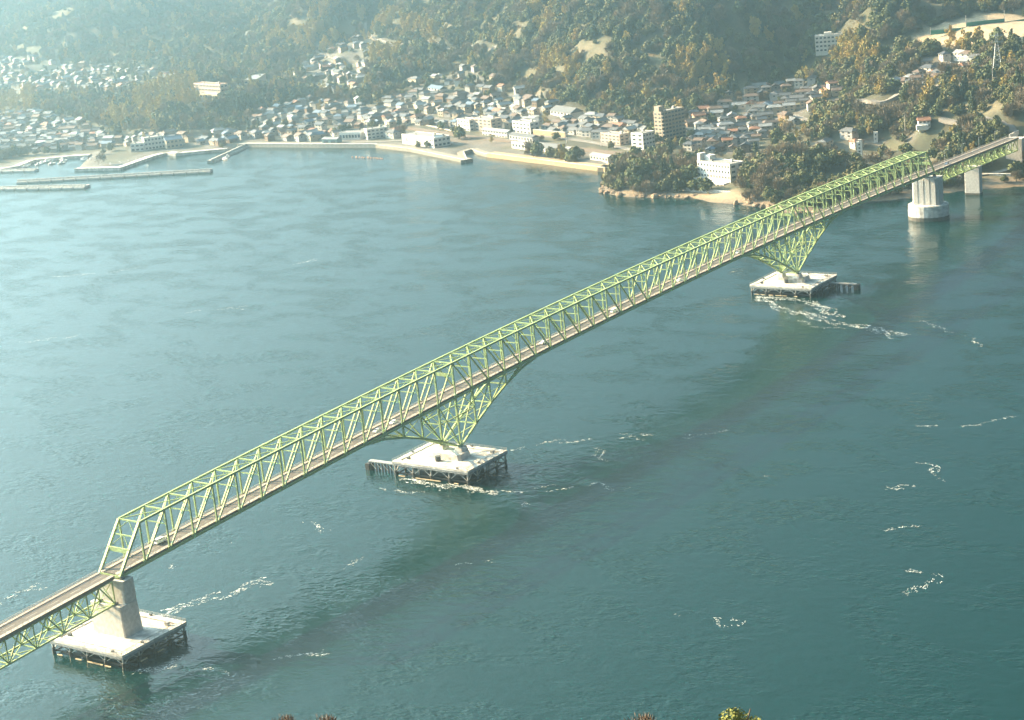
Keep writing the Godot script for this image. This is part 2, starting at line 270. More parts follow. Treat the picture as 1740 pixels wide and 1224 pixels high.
func build_zones():
	town_at.resize(NS * NW); town_at.fill("")
	clearing_at.resize(NS * NW); clearing_at.fill("")
	grove_at.resize(NS * NW)
	for z in TOWNS: raster(TOWNS[z], func(k): town_at[k] = z)
	for z in CLEARINGS: raster(CLEARINGS[z], func(k): clearing_at[k] = z)
	for z in BAMBOO: raster(z, func(k): grove_at[k] = 1)

func cell(s: float, w: float) -> int:
	return clampi(int(round((s - S0) / STEP)), 0, NS - 1) * NW + clampi(int(round((w - W0) / STEP)), 0, NW - 1)

func inside(poly, s: float, w: float) -> bool:
	return Geometry2D.is_point_in_polygon(Vector2(s, w), PackedVector2Array(poly))

func land_color(s: float, w: float, h: float, d: float) -> Color:
	var n := noise.get_noise_2d(s * 3.0, w * 3.0)
	var n2 := noise.get_noise_2d(s * 11.0 + 500, w * 11.0)
	var c := Color(0.05, 0.055, 0.024).lerp(Color(0.08, 0.07, 0.034), clampf(n + 0.4, 0, 1))
	if noise.get_noise_2d(s * 2.2 + 77.0, w * 2.2) < -0.20: c = Color(0.11, 0.105, 0.045).lerp(Color(0.16, 0.13, 0.07), clampf(n2 * 2.0 + 0.5, 0, 1))
	var z: String = clearing_at[cell(s, w)]
	if z == "pitch" or z == "cut_slope": c = Color(0.46, 0.36, 0.23)
	elif z == "beach": c = Color(0.42, 0.31, 0.19)
	elif z == "rail_yard": c = Color(0.20, 0.16, 0.12)
	elif z == "paddies" or z == "terrace" or z == "grassy_slope": c = Color(0.07, 0.08, 0.03).lerp(Color(0.14, 0.105, 0.05), clampf(n2 * 2.0 + 0.4, 0, 1))
	elif z != "": c = Color(0.10, 0.085, 0.05).lerp(Color(0.065, 0.075, 0.035), clampf(n2 * 2.0 + 0.4, 0, 1))
	elif town_at[cell(s, w)] != "": c = Color(0.17, 0.15, 0.125).lerp(Color(0.08, 0.085, 0.045), clampf(n2 * 2.5 + 0.25, 0, 1))
	elif d < 22.0 and h < 6.0 and w < -330.0: c = Color(0.19, 0.175, 0.15).lerp(Color(0.12, 0.11, 0.09), clampf(n2 * 3.0 + 0.4, 0, 1))
	elif d < 22.0 and h < 6.0: c = Color(0.30, 0.22, 0.14).lerp(Color(0.14, 0.11, 0.08), clampf(n2 * 3.0 + 0.4, 0, 1))
	return c * (1.0 + n2 * 0.35)

func terrain_mesh():
	var st := SurfaceTool.new()
	st.begin(Mesh.PRIMITIVE_TRIANGLES)
	st.set_smooth_group(0)
	for i in NS:
		for j in NW:
			var k := i * NW + j
			var s := S0 + i * STEP
			var w := W0 + j * STEP
			st.set_color(land_color(s, w, ground[k], shore[k]))
			st.add_vertex(at(s, w, ground[k]))
	for i in NS - 1:
		for j in NW - 1:
			var k := i * NW + j
			if ground[k] < -5.9 and ground[k + 1] < -5.9 and ground[k + NW] < -5.9 and ground[k + NW + 1] < -5.9: continue
			for v in [k, k + NW, k + 1, k + 1, k + NW, k + NW + 1]: st.add_index(v)
	st.generate_normals()
	var o := put(st.commit(), "terrain", M.land, self)
	tag(o, "mainland hills and coastal flat behind the strait", "", "", "structure")

# ------------------------------------------------------------------ water
func sea_level(s: float, w: float) -> float:
	var warp := noise.get_noise_2d(s * 0.9, w * 0.9) * 40.0
	return 0.16 * noise.get_noise_2d((s + warp) * 9.0, (w - warp) * 2.6 + 900.0) + 0.13 * noise.get_noise_2d((s + warp) * 3.1, w * 0.9 + 300.0)

func water_texture() -> Array:
	# short steep ripples over longer chop; their strength comes in drifting patches (ruffled and slick water)
	var side := 1024
	var a := FastNoiseLite.new(); a.seed = 3; a.frequency = 0.035; a.fractal_octaves = 4; a.fractal_gain = 0.62; a.noise_type = FastNoiseLite.TYPE_SIMPLEX_SMOOTH
	var b := FastNoiseLite.new(); b.seed = 8; b.frequency = 0.006; b.fractal_octaves = 3; b.noise_type = FastNoiseLite.TYPE_SIMPLEX_SMOOTH
	var c := FastNoiseLite.new(); c.seed = 21; c.frequency = 0.14; c.fractal_octaves = 2; c.noise_type = FastNoiseLite.TYPE_SIMPLEX_SMOOTH
	var ia := a.get_seamless_image(side, side).get_data()
	var ib := b.get_seamless_image(side, side).get_data()
	var ic := c.get_seamless_image(side, side).get_data()
	var data := PackedByteArray()
	data.resize(side * side)
	for k in side * side:
		var patch := clampf((ib[k] - 75.0) / 95.0, 0.25, 1.0)
		data[k] = clampi(int(128.0 + (ia[k] - 128.0) * 0.62 * patch + (ic[k] - 128.0) * 0.22 * patch + (ib[k] - 128.0) * 0.14), 0, 255)
	var im := Image.create_from_data(side, side, false, Image.FORMAT_L8, data)
	return [ImageTexture.create_from_image(im)]

func build_water():
	var m := StandardMaterial3D.new()
	m.albedo_color = srgb(0.0002, 0.0185, 0.0185)
	m.roughness = 0.14
	m.metallic_specular = 0.36
	m.heightmap_enabled = true
	m.heightmap_texture = water_texture()[0]
	m.heightmap_scale = 60.0
	m.uv1_scale = Vector3(1, 1, 1)
	M.water = m
	var st := SurfaceTool.new()
	st.begin(Mesh.PRIMITIVE_TRIANGLES)
	st.set_smooth_group(0)
	var us := []
	var s := -560.0
	while s < 1100.0:
		us.append(s); s += 7.0
	var ws := []
	var w := -1250.0
	while w < 420.0:
		ws.append(w); w += 9.0
	us.push_front(-7000.0); us.append(9000.0)
	ws.push_front(-9000.0); ws.append(8000.0)
	for i in us.size():
		for j in ws.size():
			var edge: bool = i < 2 or j < 2 or i > us.size() - 3 or j > ws.size() - 3
			st.set_uv(Vector2(us[i] / 210.0 + ws[j] / 2600.0, ws[j] / 330.0 - us[i] / 3100.0))
			st.add_vertex(at(us[i], ws[j], 0.0 if edge else sea_level(us[i], ws[j])))
	var n := ws.size()
	for i in us.size() - 1:
		for j in n - 1:
			var k := i * n + j
			for v in [k, k + n, k + 1, k + 1, k + n, k + n + 1]: st.add_index(v)
	st.generate_normals()
	st.generate_tangents()
	var o := put(st.commit(), "water", m, self)
	tag(o, "teal tidal water of the strait", "", "", "structure")

func build_foam():
	# white flecks strung out along the current
	var strong := {"f2": 1.2, "f6": 0.9, "f6b": 1.0, "f4": 0.75, "f5": 0.7, "f3": 0.6, "f1": 0.55, "f8": 0.4, "f23": 0.12, "f24": 0.12, "f25": 0.12, "f26": 0.12}
	for k in FOAM:
		var line: Array = FOAM[k]
		var power: float = strong.get(k, 0.28)
		var st := open()
		var placed := 0
		for strand in (6 if power > 0.8 else 4 if power > 0.6 else 2):
			for i in line.size() - 1:
				var a: Vector2 = line[i]
				var b: Vector2 = line[i + 1]
				var dir := (b - a).normalized()
				var n := int(a.distance_to(b) * (3.6 + 1.0 * power)) + 4
				for q in n:
					var t := rng.randf()
					var p := a.lerp(b, t)
					var sway := noise.get_noise_2d(p.x * 5.0 + strand * 311.0, p.y * 5.0) * (5.0 + 2.0 * (t + i)) + (strand - 1.0) * 0.5
					p += Vector2(-dir.y, dir.x) * sway + Vector2(rng.randfn(0, 0.55), rng.randfn(0, 0.55))
					if noise.get_noise_2d(p.x * 7.0 + strand * 50.0, p.y * 7.0) < (-0.08 if power > 0.8 else 0.04): continue
					var r := pow(rng.randf(), 2.0) * (0.10 + 0.05 * power) + 0.025
					var long := rng.randf_range(2.0, 6.0)
					var turn := dir.angle() + rng.randfn(0, 0.35)
					var pts := []
					for e in 6:
						var ang := TAU * e / 6.0
						var v := Vector2(cos(ang) * r * long, sin(ang) * r).rotated(turn) * rng.randf_range(0.6, 1.3)
						pts.append(at(p.x + v.x, p.y + v.y, sea_level(p.x, p.y) + 0.10))
					for e in range(1, 5): tri(st, pts[0], pts[e], pts[e + 1])
					placed += 1
		if placed == 0: continue
		var o := put(close(st), "foam", M.foam, self)
		tag(o, "white foam flecks drifting on the tidal current", "foam", "foam streaks on the water", "stuff")

# ------------------------------------------------------------------ bridge
func deck_level(s: float) -> float:
	var x := clampf(s, 0.0, 725.0)
	var q := (x - 362.5) / 362.5
	var slope := (-2.0 * 6.96 * q + 1.87) / 362.5
	return 36.19 - 6.96 * q * q + 1.87 * q + (s - x) * slope

# a strip swept along the deck: cross section from w0 to w1, from y0 to y1 over the deck level
func strip(st: SurfaceTool, s0: float, s1: float, w0: float, w1: float, y0: float, y1: float):
	var n := int(ceil((s1 - s0) / PANEL))
	for i in n:
		var a := lerpf(s0, s1, float(i) / n)
		var b := lerpf(s0, s1, float(i + 1) / n)
		var za := deck_level(a)
		var zb := deck_level(b)
		var p := [at(a, w0, za + y0), at(a, w1, za + y0), at(a, w1, za + y1), at(a, w0, za + y1), at(b, w0, zb + y0), at(b, w1, zb + y0), at(b, w1, zb + y1), at(b, w0, zb + y1)]
		quad(st, p[3], p[7], p[6], p[2])
		quad(st, p[0], p[1], p[5], p[4])
		quad(st, p[0], p[4], p[7], p[3])
		quad(st, p[1], p[2], p[6], p[5])
		if i == 0: quad(st, p[0], p[3], p[2], p[1])
		if i == n - 1: quad(st, p[4], p[5], p[6], p[7])

func strip_part(parent: Node3D, called: String, m: Material, s0: float, s1: float, w0: float, w1: float, y0: float, y1: float) -> MeshInstance3D:
	var st := open()
	strip(st, s0, s1, w0, w1, y0, y1)
	return put(close(st), called, m, parent)

func deck_parts(parent: Node3D, s0: float, s1: float, half: float):
	var road := strip_part(parent, "road_surface", M.asphalt, s0, s1, -2.9, 2.9, -0.3, 0.0)
	for g in [-1, 1]:
		var e: float = g * 2.902
		var f: float = g * half
		strip_part(parent, "sidewalk", M.walkway, s0, s1, minf(e, f), maxf(e, f), -0.35, 0.22)
		strip_part(parent, "edge_girder", M.fascia, s0, s1, minf(f, f + g * 0.25), maxf(f, f + g * 0.25), -0.9, 0.30)
		var rail := open()
		strip(rail, s0, s1, g * (half + 0.06) - 0.06, g * (half + 0.06) + 0.06, 1.0, 1.12)
		strip(rail, s0, s1, g * (half + 0.06) - 0.04, g * (half + 0.06) + 0.04, 0.62, 0.70)
		var x := s0 + 1.0
		while x < s1:
			st_beam(rail, at(x, g * (half + 0.06), deck_level(x) + 0.22), at(x, g * (half + 0.06), deck_level(x) + 1.05), 0.1, 0.1)
			x += 2.5
		put(close(rail), "railing", M.rail, parent)
	var lines := open()
	var s := s0 + 1.0
	while s + 5.0 < s1:
		strip(lines, s, s + 5.0, -0.07, 0.07, 0.0, 0.006)
		s += 10.0
	put(close(lines), "lane_line", M.line, road)
	var side := open()
	for g in [-1, 1]: strip(side, s0 + 0.1, s1 - 0.1, g * 2.7 - 0.06, g * 2.7 + 0.06, 0.0, 0.006)
	put(close(side), "edge_line", M.line, road)

func node(i: int, g: int, up: float) -> Vector3:
	return at(i * PANEL, g * HALF, deck_level(i * PANEL) + up)

# depth of the haunch under the deck at panel point i (the truss reaches down to its bearings at the two river piers)
func haunch(i: int) -> float:
	for c in [16, 42]:
		var k: int = absi(i - c)
		if k < 5: return (deck_level(c * PANEL) - 10.8 - 1.0) * pow(1.0 - k / 5.0, 1.55) + 1.0
	return 1.0

func chord(parent: Node3D, called: String, pts: Array, wide: float, high_: float, m: Material):
	var st := open()
	for i in pts.size() - 1: st_beam(st, pts[i], pts[i + 1], wide, high_)
	put(close(st), called, m, parent)

func build_main_bridge():
	var b := thing("truss_bridge", "long green steel through truss bridge with haunched river spans", "bridge")
	deck_parts(b, 0.0, 725.0, 4.55)
	var g_: Material = M.green
	for g in [-1, 1]:
		var side := Node3D.new()
		side.name = "side_truss"
		b.add_child(side, true)
		var top := []
		for i in range(1, 58): top.append(node(i, g, TRUSS_HIGH))
		chord(side, "top_chord", top, 0.75, 0.8, g_)
		var low := []
		for i in range(0, 59): low.append(node(i, g, -1.0))
		chord(side, "bottom_chord", low, 0.7, 0.85, g_)
		for e in [[0, 1], [58, 57]]:
			beam(side, "end_post", g_, node(e[0], g, -0.8), node(e[1], g, TRUSS_HIGH), 0.95, 0.9)
		for i in range(1, 58):
			beam(side, "vertical_post", g_, node(i, g, -0.8), node(i, g, TRUSS_HIGH - 0.1), 0.55, 0.6)
		for i in range(1, 57):
			var rising: bool = i < 16 or (i >= 29 and i < 42)
			beam(side, "diagonal", g_, node(i if rising else i + 1, g, -0.8), node(i + 1 if rising else i, g, TRUSS_HIGH - 0.1), 0.55, 0.62)
		for i in range(1, 58):
			box(side, "gusset_plate", g_, node(i, g, -0.35), Vector3(0.62, 1.5, 1.7))
		# haunches
		for c in [16, 42]:
			var arc := []
			for i in range(c - 5, c + 6): arc.append(node(i, g, -haunch(i)))
			chord(side, "haunch_chord", arc, 0.8, 0.8, g_)
			for i in range(c - 4, c + 5):
				beam(side, "haunch_post", g_, node(i, g, -haunch(i)), node(i, g, -0.8), 0.6, 0.62)
			for i in range(c - 4, c): beam(side, "haunch_diagonal", g_, node(i, g, -1.0), node(i + 1, g, -haunch(i + 1)), 0.5, 0.5)
			for i in range(c, c + 4): beam(side, "haunch_diagonal", g_, node(i + 1, g, -1.0), node(i, g, -haunch(i)), 0.5, 0.5)
			beam(side, "haunch_strut", g_, node(c - 1, g, -haunch(c - 1) * 0.55), node(c + 1, g, -haunch(c + 1) * 0.55), 0.42, 0.42)
			box(side, "bearing_shoe", M.dark_steel, node(c, g, -haunch(c) - 0.6), Vector3(1.6, 1.3, 1.6))
	# between the trusses
	var bracing := Node3D.new()
	bracing.name = "top_bracing"
	b.add_child(bracing, true)
	for i in range(1, 58):
		beam(bracing, "strut", g_, node(i, -1, TRUSS_HIGH), node(i, 1, TRUSS_HIGH), 0.42, 0.5)
		if i < 57:
			beam(bracing, "brace", g_, node(i, -1, TRUSS_HIGH), node(i + 1, 1, TRUSS_HIGH), 0.3, 0.3)
			beam(bracing, "brace", g_, node(i, 1, TRUSS_HIGH - 0.05), node(i + 1, -1, TRUSS_HIGH - 0.05), 0.3, 0.3)
		var heavy: bool = i == 16 or i == 42
		if i > 1 and i < 57:
			var y := TRUSS_HIGH * 0.62
			beam(bracing, "sway_strut", g_, node(i, -1, y), node(i, 1, y), 0.3, 1.5 if heavy else 0.34)
			var mid := (node(i, -1, TRUSS_HIGH) + node(i, 1, TRUSS_HIGH)) / 2.0
			beam(bracing, "sway_brace", g_, node(i, -1, y), mid, 0.22, 0.22)
			beam(bracing, "sway_brace", g_, node(i, 1, y), mid, 0.22, 0.22)
	for e in [[0, 1], [58, 57]]:
		var portal := Node3D.new()
		portal.name = "portal"
		b.add_child(portal, true)
		var f := func(g: int, t: float) -> Vector3: return node(e[0], g, -0.8).lerp(node(e[1], g, TRUSS_HIGH), t)
		beam(portal, "portal_beam", g_, f.call(-1, 0.46), f.call(1, 0.46), 0.5, 1.7)
		beam(portal, "portal_strut", g_, f.call(-1, 0.73), f.call(1, 0.73), 0.35, 0.4)
		for g in [-1, 1]:
			beam(portal, "knee_brace", g_, f.call(g, 0.48), (f.call(-1, 0.73) + f.call(1, 0.73)) / 2.0, 0.28, 0.28)
			beam(portal, "knee_brace", g_, f.call(g, 0.75), (f.call(-1, 1.0) + f.call(1, 1.0)) / 2.0, 0.28, 0.28)
	var under := Node3D.new()
	under.name = "floor_frame"
	b.add_child(under, true)
	for i in range(0, 59):
		beam(under, "floor_beam", g_, node(i, -1, -1.0), node(i, 1, -1.0), 0.4, 1.1)
	for w in [-3.0, -1.0, 1.0, 3.0]: strip_part(under, "stringer", g_, 0.0, 725.0, w - 0.15, w + 0.15, -1.1, -0.36)
	for c in [16, 42]:
		var tower := Node3D.new()
		tower.name = "haunch_bracing"
		b.add_child(tower, true)
		for i in range(c - 4, c + 5):
			var hh := haunch(i)
			beam(tower, "cross_strut", g_, node(i, -1, -hh), node(i, 1, -hh), 0.45, 0.5)
			if hh > 4.0:
				var tiers := 2 if hh > 12.0 else 1
				for q in tiers:
					var a := lerpf(1.4, hh, float(q) / tiers)
					var z := lerpf(1.4, hh, float(q + 1) / tiers)
					beam(tower, "cross_brace", g_, node(i, -1, -a), node(i, 1, -z), 0.3, 0.3)
					beam(tower, "cross_brace", g_, node(i, 1, -a), node(i, -1, -z), 0.3, 0.3)
					if q > 0: beam(tower, "cross_strut", g_, node(i, -1, -a), node(i, 1, -a), 0.35, 0.4)
			if i < c + 4:
				beam(tower, "chord_brace", g_, node(i, -1, -hh), node(i + 1, 1, -haunch(i + 1)), 0.3, 0.3)
				beam(tower, "chord_brace", g_, node(i, 1, -hh), node(i + 1, -1, -haunch(i + 1)), 0.3, 0.3)
	return b

# deck truss of the approaches: Warren girders with posts under the roadway
func build_approach(called_label: String, s0: float, s1: float, deep: float):
	var b := thing("approach_span", called_label, "bridge")
	deck_parts(b, s0 + 0.4, s1 - 0.4, 4.3)
	var n := int(round((s1 - s0) / PANEL))
	var f := func(t: float, g: int, down: float) -> Vector3:
		var s := lerpf(s0 + 1.5, s1 - 1.5, t / n)
		return at(s, g * 3.9, deck_level(s) - down)
	for g in [-1, 1]:
		var side := Node3D.new()
		side.name = "side_truss"
		b.add_child(side, true)
		var top := []
		var low := []
		for i in n * 2 + 1: top.append(f.call(i * 0.5, g, 1.3))
		for i in n + 1: low.append(f.call(float(i), g, deep))
		chord(side, "top_chord", top, 0.5, 0.6, M.green)
		chord(side, "bottom_chord", low, 0.55, 0.6, M.green)
		for i in n + 1:
			beam(side, "vertical_post", M.green, f.call(float(i), g, deep), f.call(float(i), g, 1.3), 0.4, 0.42)
			if i < n:
				beam(side, "diagonal", M.green, f.call(float(i), g, deep), f.call(i + 0.5, g, 1.3), 0.42, 0.45)
				beam(side, "diagonal", M.green, f.call(i + 1.0, g, deep), f.call(i + 0.5, g, 1.3), 0.42, 0.45)
	var low_frame := Node3D.new()
	low_frame.name = "lower_bracing"
	b.add_child(low_frame, true)
	for i in n + 1:
		beam(low_frame, "strut", M.green, f.call(float(i), -1, deep), f.call(float(i), 1, deep), 0.35, 0.4)
		beam(low_frame, "cross_brace", M.green, f.call(float(i), -1, deep), f.call(float(i), 1, 1.5), 0.25, 0.25)
		beam(low_frame, "cross_brace", M.green, f.call(float(i), 1, deep), f.call(float(i), -1, 1.5), 0.25, 0.25)
		if i < n:
			beam(low_frame, "strut", M.green, f.call(i + 0.5, -1, deep), f.call(i + 0.5, 1, deep), 0.28, 0.3)
			beam(low_frame, "brace", M.green, f.call(float(i), -1, deep), f.call(i + 1.0, 1, deep), 0.28, 0.28)
			beam(low_frame, "brace", M.green, f.call(float(i), 1, deep), f.call(i + 1.0, -1, deep), 0.28, 0.28)
	for i in n * 2 + 1: beam(low_frame, "floor_beam", M.green, f.call(i * 0.5, -1, 0.85), f.call(i * 0.5, 1, 0.85), 0.3, 0.7)

# a work platform on steel piles round a pier foot
func build_platform(label: String, s0: float, along_s: float, across: float, top: float, pedestal: float, jetty: int):
	var b := thing("pier_platform", label, "platform", at(s0, 0, 0))
	var x := across / 2.0
	var z := along_s / 2.0
	var c: Material = M.pale_concrete
	# inner slab, then the raised rim with a channel between them
	box(b, "deck_slab", c, Vector3(0, top - 0.55, 0), Vector3(across - 6.9, 0.7, along_s - 6.9))
	box(b, "channel_floor", M.concrete, Vector3(0, top - 1.55, 0), Vector3(across - 0.8, 0.45, along_s - 0.8))
	for g in [-1, 1]:
		box(b, "rim_walk", c, Vector3(g * (x - 1.3), top - 0.45, 0), Vector3(2.6, 0.9, along_s))
		box(b, "rim_walk", c, Vector3(0, top - 0.45, g * (z - 1.3)), Vector3(across - 5.2, 0.9, 2.6))
		box(b, "edge_beam", M.steel_pale, Vector3(g * (x - 0.35), top - 1.35, 0), Vector3(0.5, 0.8, along_s - 0.3))
		box(b, "edge_beam", M.steel_pale, Vector3(0, top - 1.35, g * (z - 0.35)), Vector3(across - 1.4, 0.8, 0.5))
		box(b, "lower_waling", M.wet_steel, Vector3(g * (x - 1.6), 1.1, 0), Vector3(0.5, 0.6, along_s - 2.0))
		box(b, "lower_waling", M.wet_steel, Vector3(0, 1.1, g * (z - 1.6)), Vector3(across - 4.0, 0.6, 0.5))
	var nx := 4
	var nz := 4
	var pile := CylinderMesh.new()
	pile.top_radius = 0.42; pile.bottom_radius = 0.42; pile.height = 1.0; pile.radial_segments = 10
	for i in nx + 1:
		for j in nz + 1:
			var px := lerpf(-x + 0.9, x - 0.9, float(i) / nx)
			var pz := lerpf(-z + 0.9, z - 0.9, float(j) / nz)
			var outer: bool = i == 0 or j == 0 or i == nx or j == nz
			var up := 2.3
			put(pile, "pile", M.wet_steel, b, Transform3D(Basis.from_scale(Vector3(1.5, up + 4.0, 1.5)), Vector3(px, (up - 4.0) / 2.0, pz)))
			put(pile, "pile_head", M.steel_white if outer else M.wet_steel, b, Transform3D(Basis.from_scale(Vector3(1.0, top - 1.5 - up, 1.0)), Vector3(px, (top - 1.5 + up) / 2.0, pz)))
	for g in [-1, 1]:
		for i in nx:
			var a := lerpf(-x + 0.9, x - 0.9, float(i) / nx)
			var d := lerpf(-x + 0.9, x - 0.9, float(i + 1) / nx)
			var m := (a + d) / 2.0
			for e in [a, d]: beam(b, "brace", M.steel_white, Vector3(e, 1.5, g * (z - 0.9)), Vector3(m, top - 1.6, g * (z - 0.9)), 0.26, 0.26)
			box(b, "curtain_panel", M.steel_pale, Vector3(m, top - 2.35, g * (z - 1.5)), Vector3((d - a) * 0.55, 1.2, 0.2))
		for j in nz:
			var a := lerpf(-z + 0.9, z - 0.9, float(j) / nz)
			var d := lerpf(-z + 0.9, z - 0.9, float(j + 1) / nz)
			var m := (a + d) / 2.0
			for e in [a, d]: beam(b, "brace", M.steel_white, Vector3(g * (x - 0.9), 1.5, e), Vector3(g * (x - 0.9), top - 1.6, m), 0.26, 0.26)
			box(b, "curtain_panel", M.steel_pale, Vector3(g * (x - 1.5), top - 2.35, m), Vector3(0.2, 1.2, (d - a) * 0.55))
	var st := open()
	st_prism(st, rect(x - 7.0, z - 6.0, 3.0), -5.0, top - 1.4)
	put(close(st), "caisson", M.dark_concrete, b)
	for q in [[-0.62, -0.93], [0.1, -0.93], [0.7, 0.93], [0.93, 0.3], [-0.93, 0.1]]:
		box(b, "mooring_post", M.dark_steel, Vector3(q[0] * x, top + 0.35, q[1] * z), Vector3(1.0, 0.7, 0.7))
	for k in 9:
		var e := rng.randf_range(-0.8, 0.8)
		box(b, "fender_log", M.timber, Vector3(e * x, 0.45, z + 0.2) if k % 3 else Vector3(x + 0.2, 0.45, e * z), Vector3(rng.randf_range(2.0, 4.5), 0.4, 0.35) if k % 3 else Vector3(0.35, 0.4, 3.0))
	var rails := open()
	for y in [0.55, 1.05]:
		for g in [-1, 1]:
			st_beam(rails, Vector3(g * (x - 0.15), top + y, -z), Vector3(g * (x - 0.15), top + y, z), 0.07, 0.07)
			st_beam(rails, Vector3(-x, top + y, g * (z - 0.15)), Vector3(x, top + y, g * (z - 0.15)), 0.07, 0.07)
	for k in 15:
		for g in [-1, 1]:
			var q := lerpf(-1.0, 1.0, k / 14.0)
			st_beam(rails, Vector3(g * (x - 0.15), top, q * (z - 0.2)), Vector3(g * (x - 0.15), top + 1.05, q * (z - 0.2)), 0.08, 0.08)
			st_beam(rails, Vector3(q * (x - 0.2), top, g * (z - 0.15)), Vector3(q * (x - 0.2), top + 1.05, g * (z - 0.15)), 0.08, 0.08)
	put(close(rails), "railing", M.rail, b)
	for k in 7:
		box(b, "slab_joint", M.joint, Vector3(lerpf(-x + 5.0, x - 5.0, k / 6.0), top - 0.198, 0), Vector3(0.12, 0.012, along_s - 7.2))
	box(b, "equipment_box", M.steel_pale, Vector3(x - 4.6, top + 0.4, -z + 5.0), Vector3(1.6, 1.3, 1.2))
	box(b, "winch", M.dark_steel, Vector3(-x + 5.2, top + 0.3, z - 5.5), Vector3(1.4, 1.0, 1.0))
	if pedestal > 0.0:
		var pd := open()
		st_prism(pd, rect(9.2, 4.6, 1.2), top - 0.2, top + pedestal * 0.55, 0.93)
		put(close(pd), "pedestal", M.pale_concrete, b)
		for g in [-1, 1]:
			var sub := open()
			st_prism(sub, rect(2.2, 2.4, 0.3), 0.0, pedestal * 0.45, 0.8)
			put(close(sub), "bearing_block", M.pale_concrete, b, Transform3D(Basis.IDENTITY, Vector3(g * HALF, top + pedestal * 0.55, -(2.2 if s0 < 300.0 else -4.5))))
		var tank := CylinderMesh.new()
		tank.top_radius = 1.3; tank.bottom_radius = 1.3; tank.height = 2.2; tank.radial_segments = 20
		put(tank, "drum", M.dark_steel, b, Transform3D(Basis.IDENTITY, Vector3(-1.0, top + 0.9, 7.0)))
	if jetty != 0:
		var j := Node3D.new()
		j.name = "jetty"
		b.add_child(j, true)
		var zz: float = z - 4.0 if jetty < 0 else -z + 9.0
		box(j, "jetty_deck", M.steel_pale, Vector3(jetty * (x + 8.0), top - 2.6, zz), Vector3(16.0, 0.4, 2.6))
		for k in 5:
			for g in [-1, 1]:
				box(j, "jetty_pile", M.wet_steel, Vector3(jetty * (x + 1.5 + k * 3.4), (top - 2.8 - 4.0) / 2.0, zz + g * 1.0), Vector3(0.55, top + 1.2, 0.55))
			if k < 4: beam(j, "jetty_brace", M.steel_white, Vector3(jetty * (x + 1.5 + k * 3.4), 0.6, zz + 1.1), Vector3(jetty * (x + 4.9 + k * 3.4), top - 2.9, zz + 1.1), 0.2, 0.2)
		box(j, "dolphin", M.wet_steel, Vector3(jetty * (x + 16.6), 0.6, zz), Vector3(2.2, 4.6, 3.2))

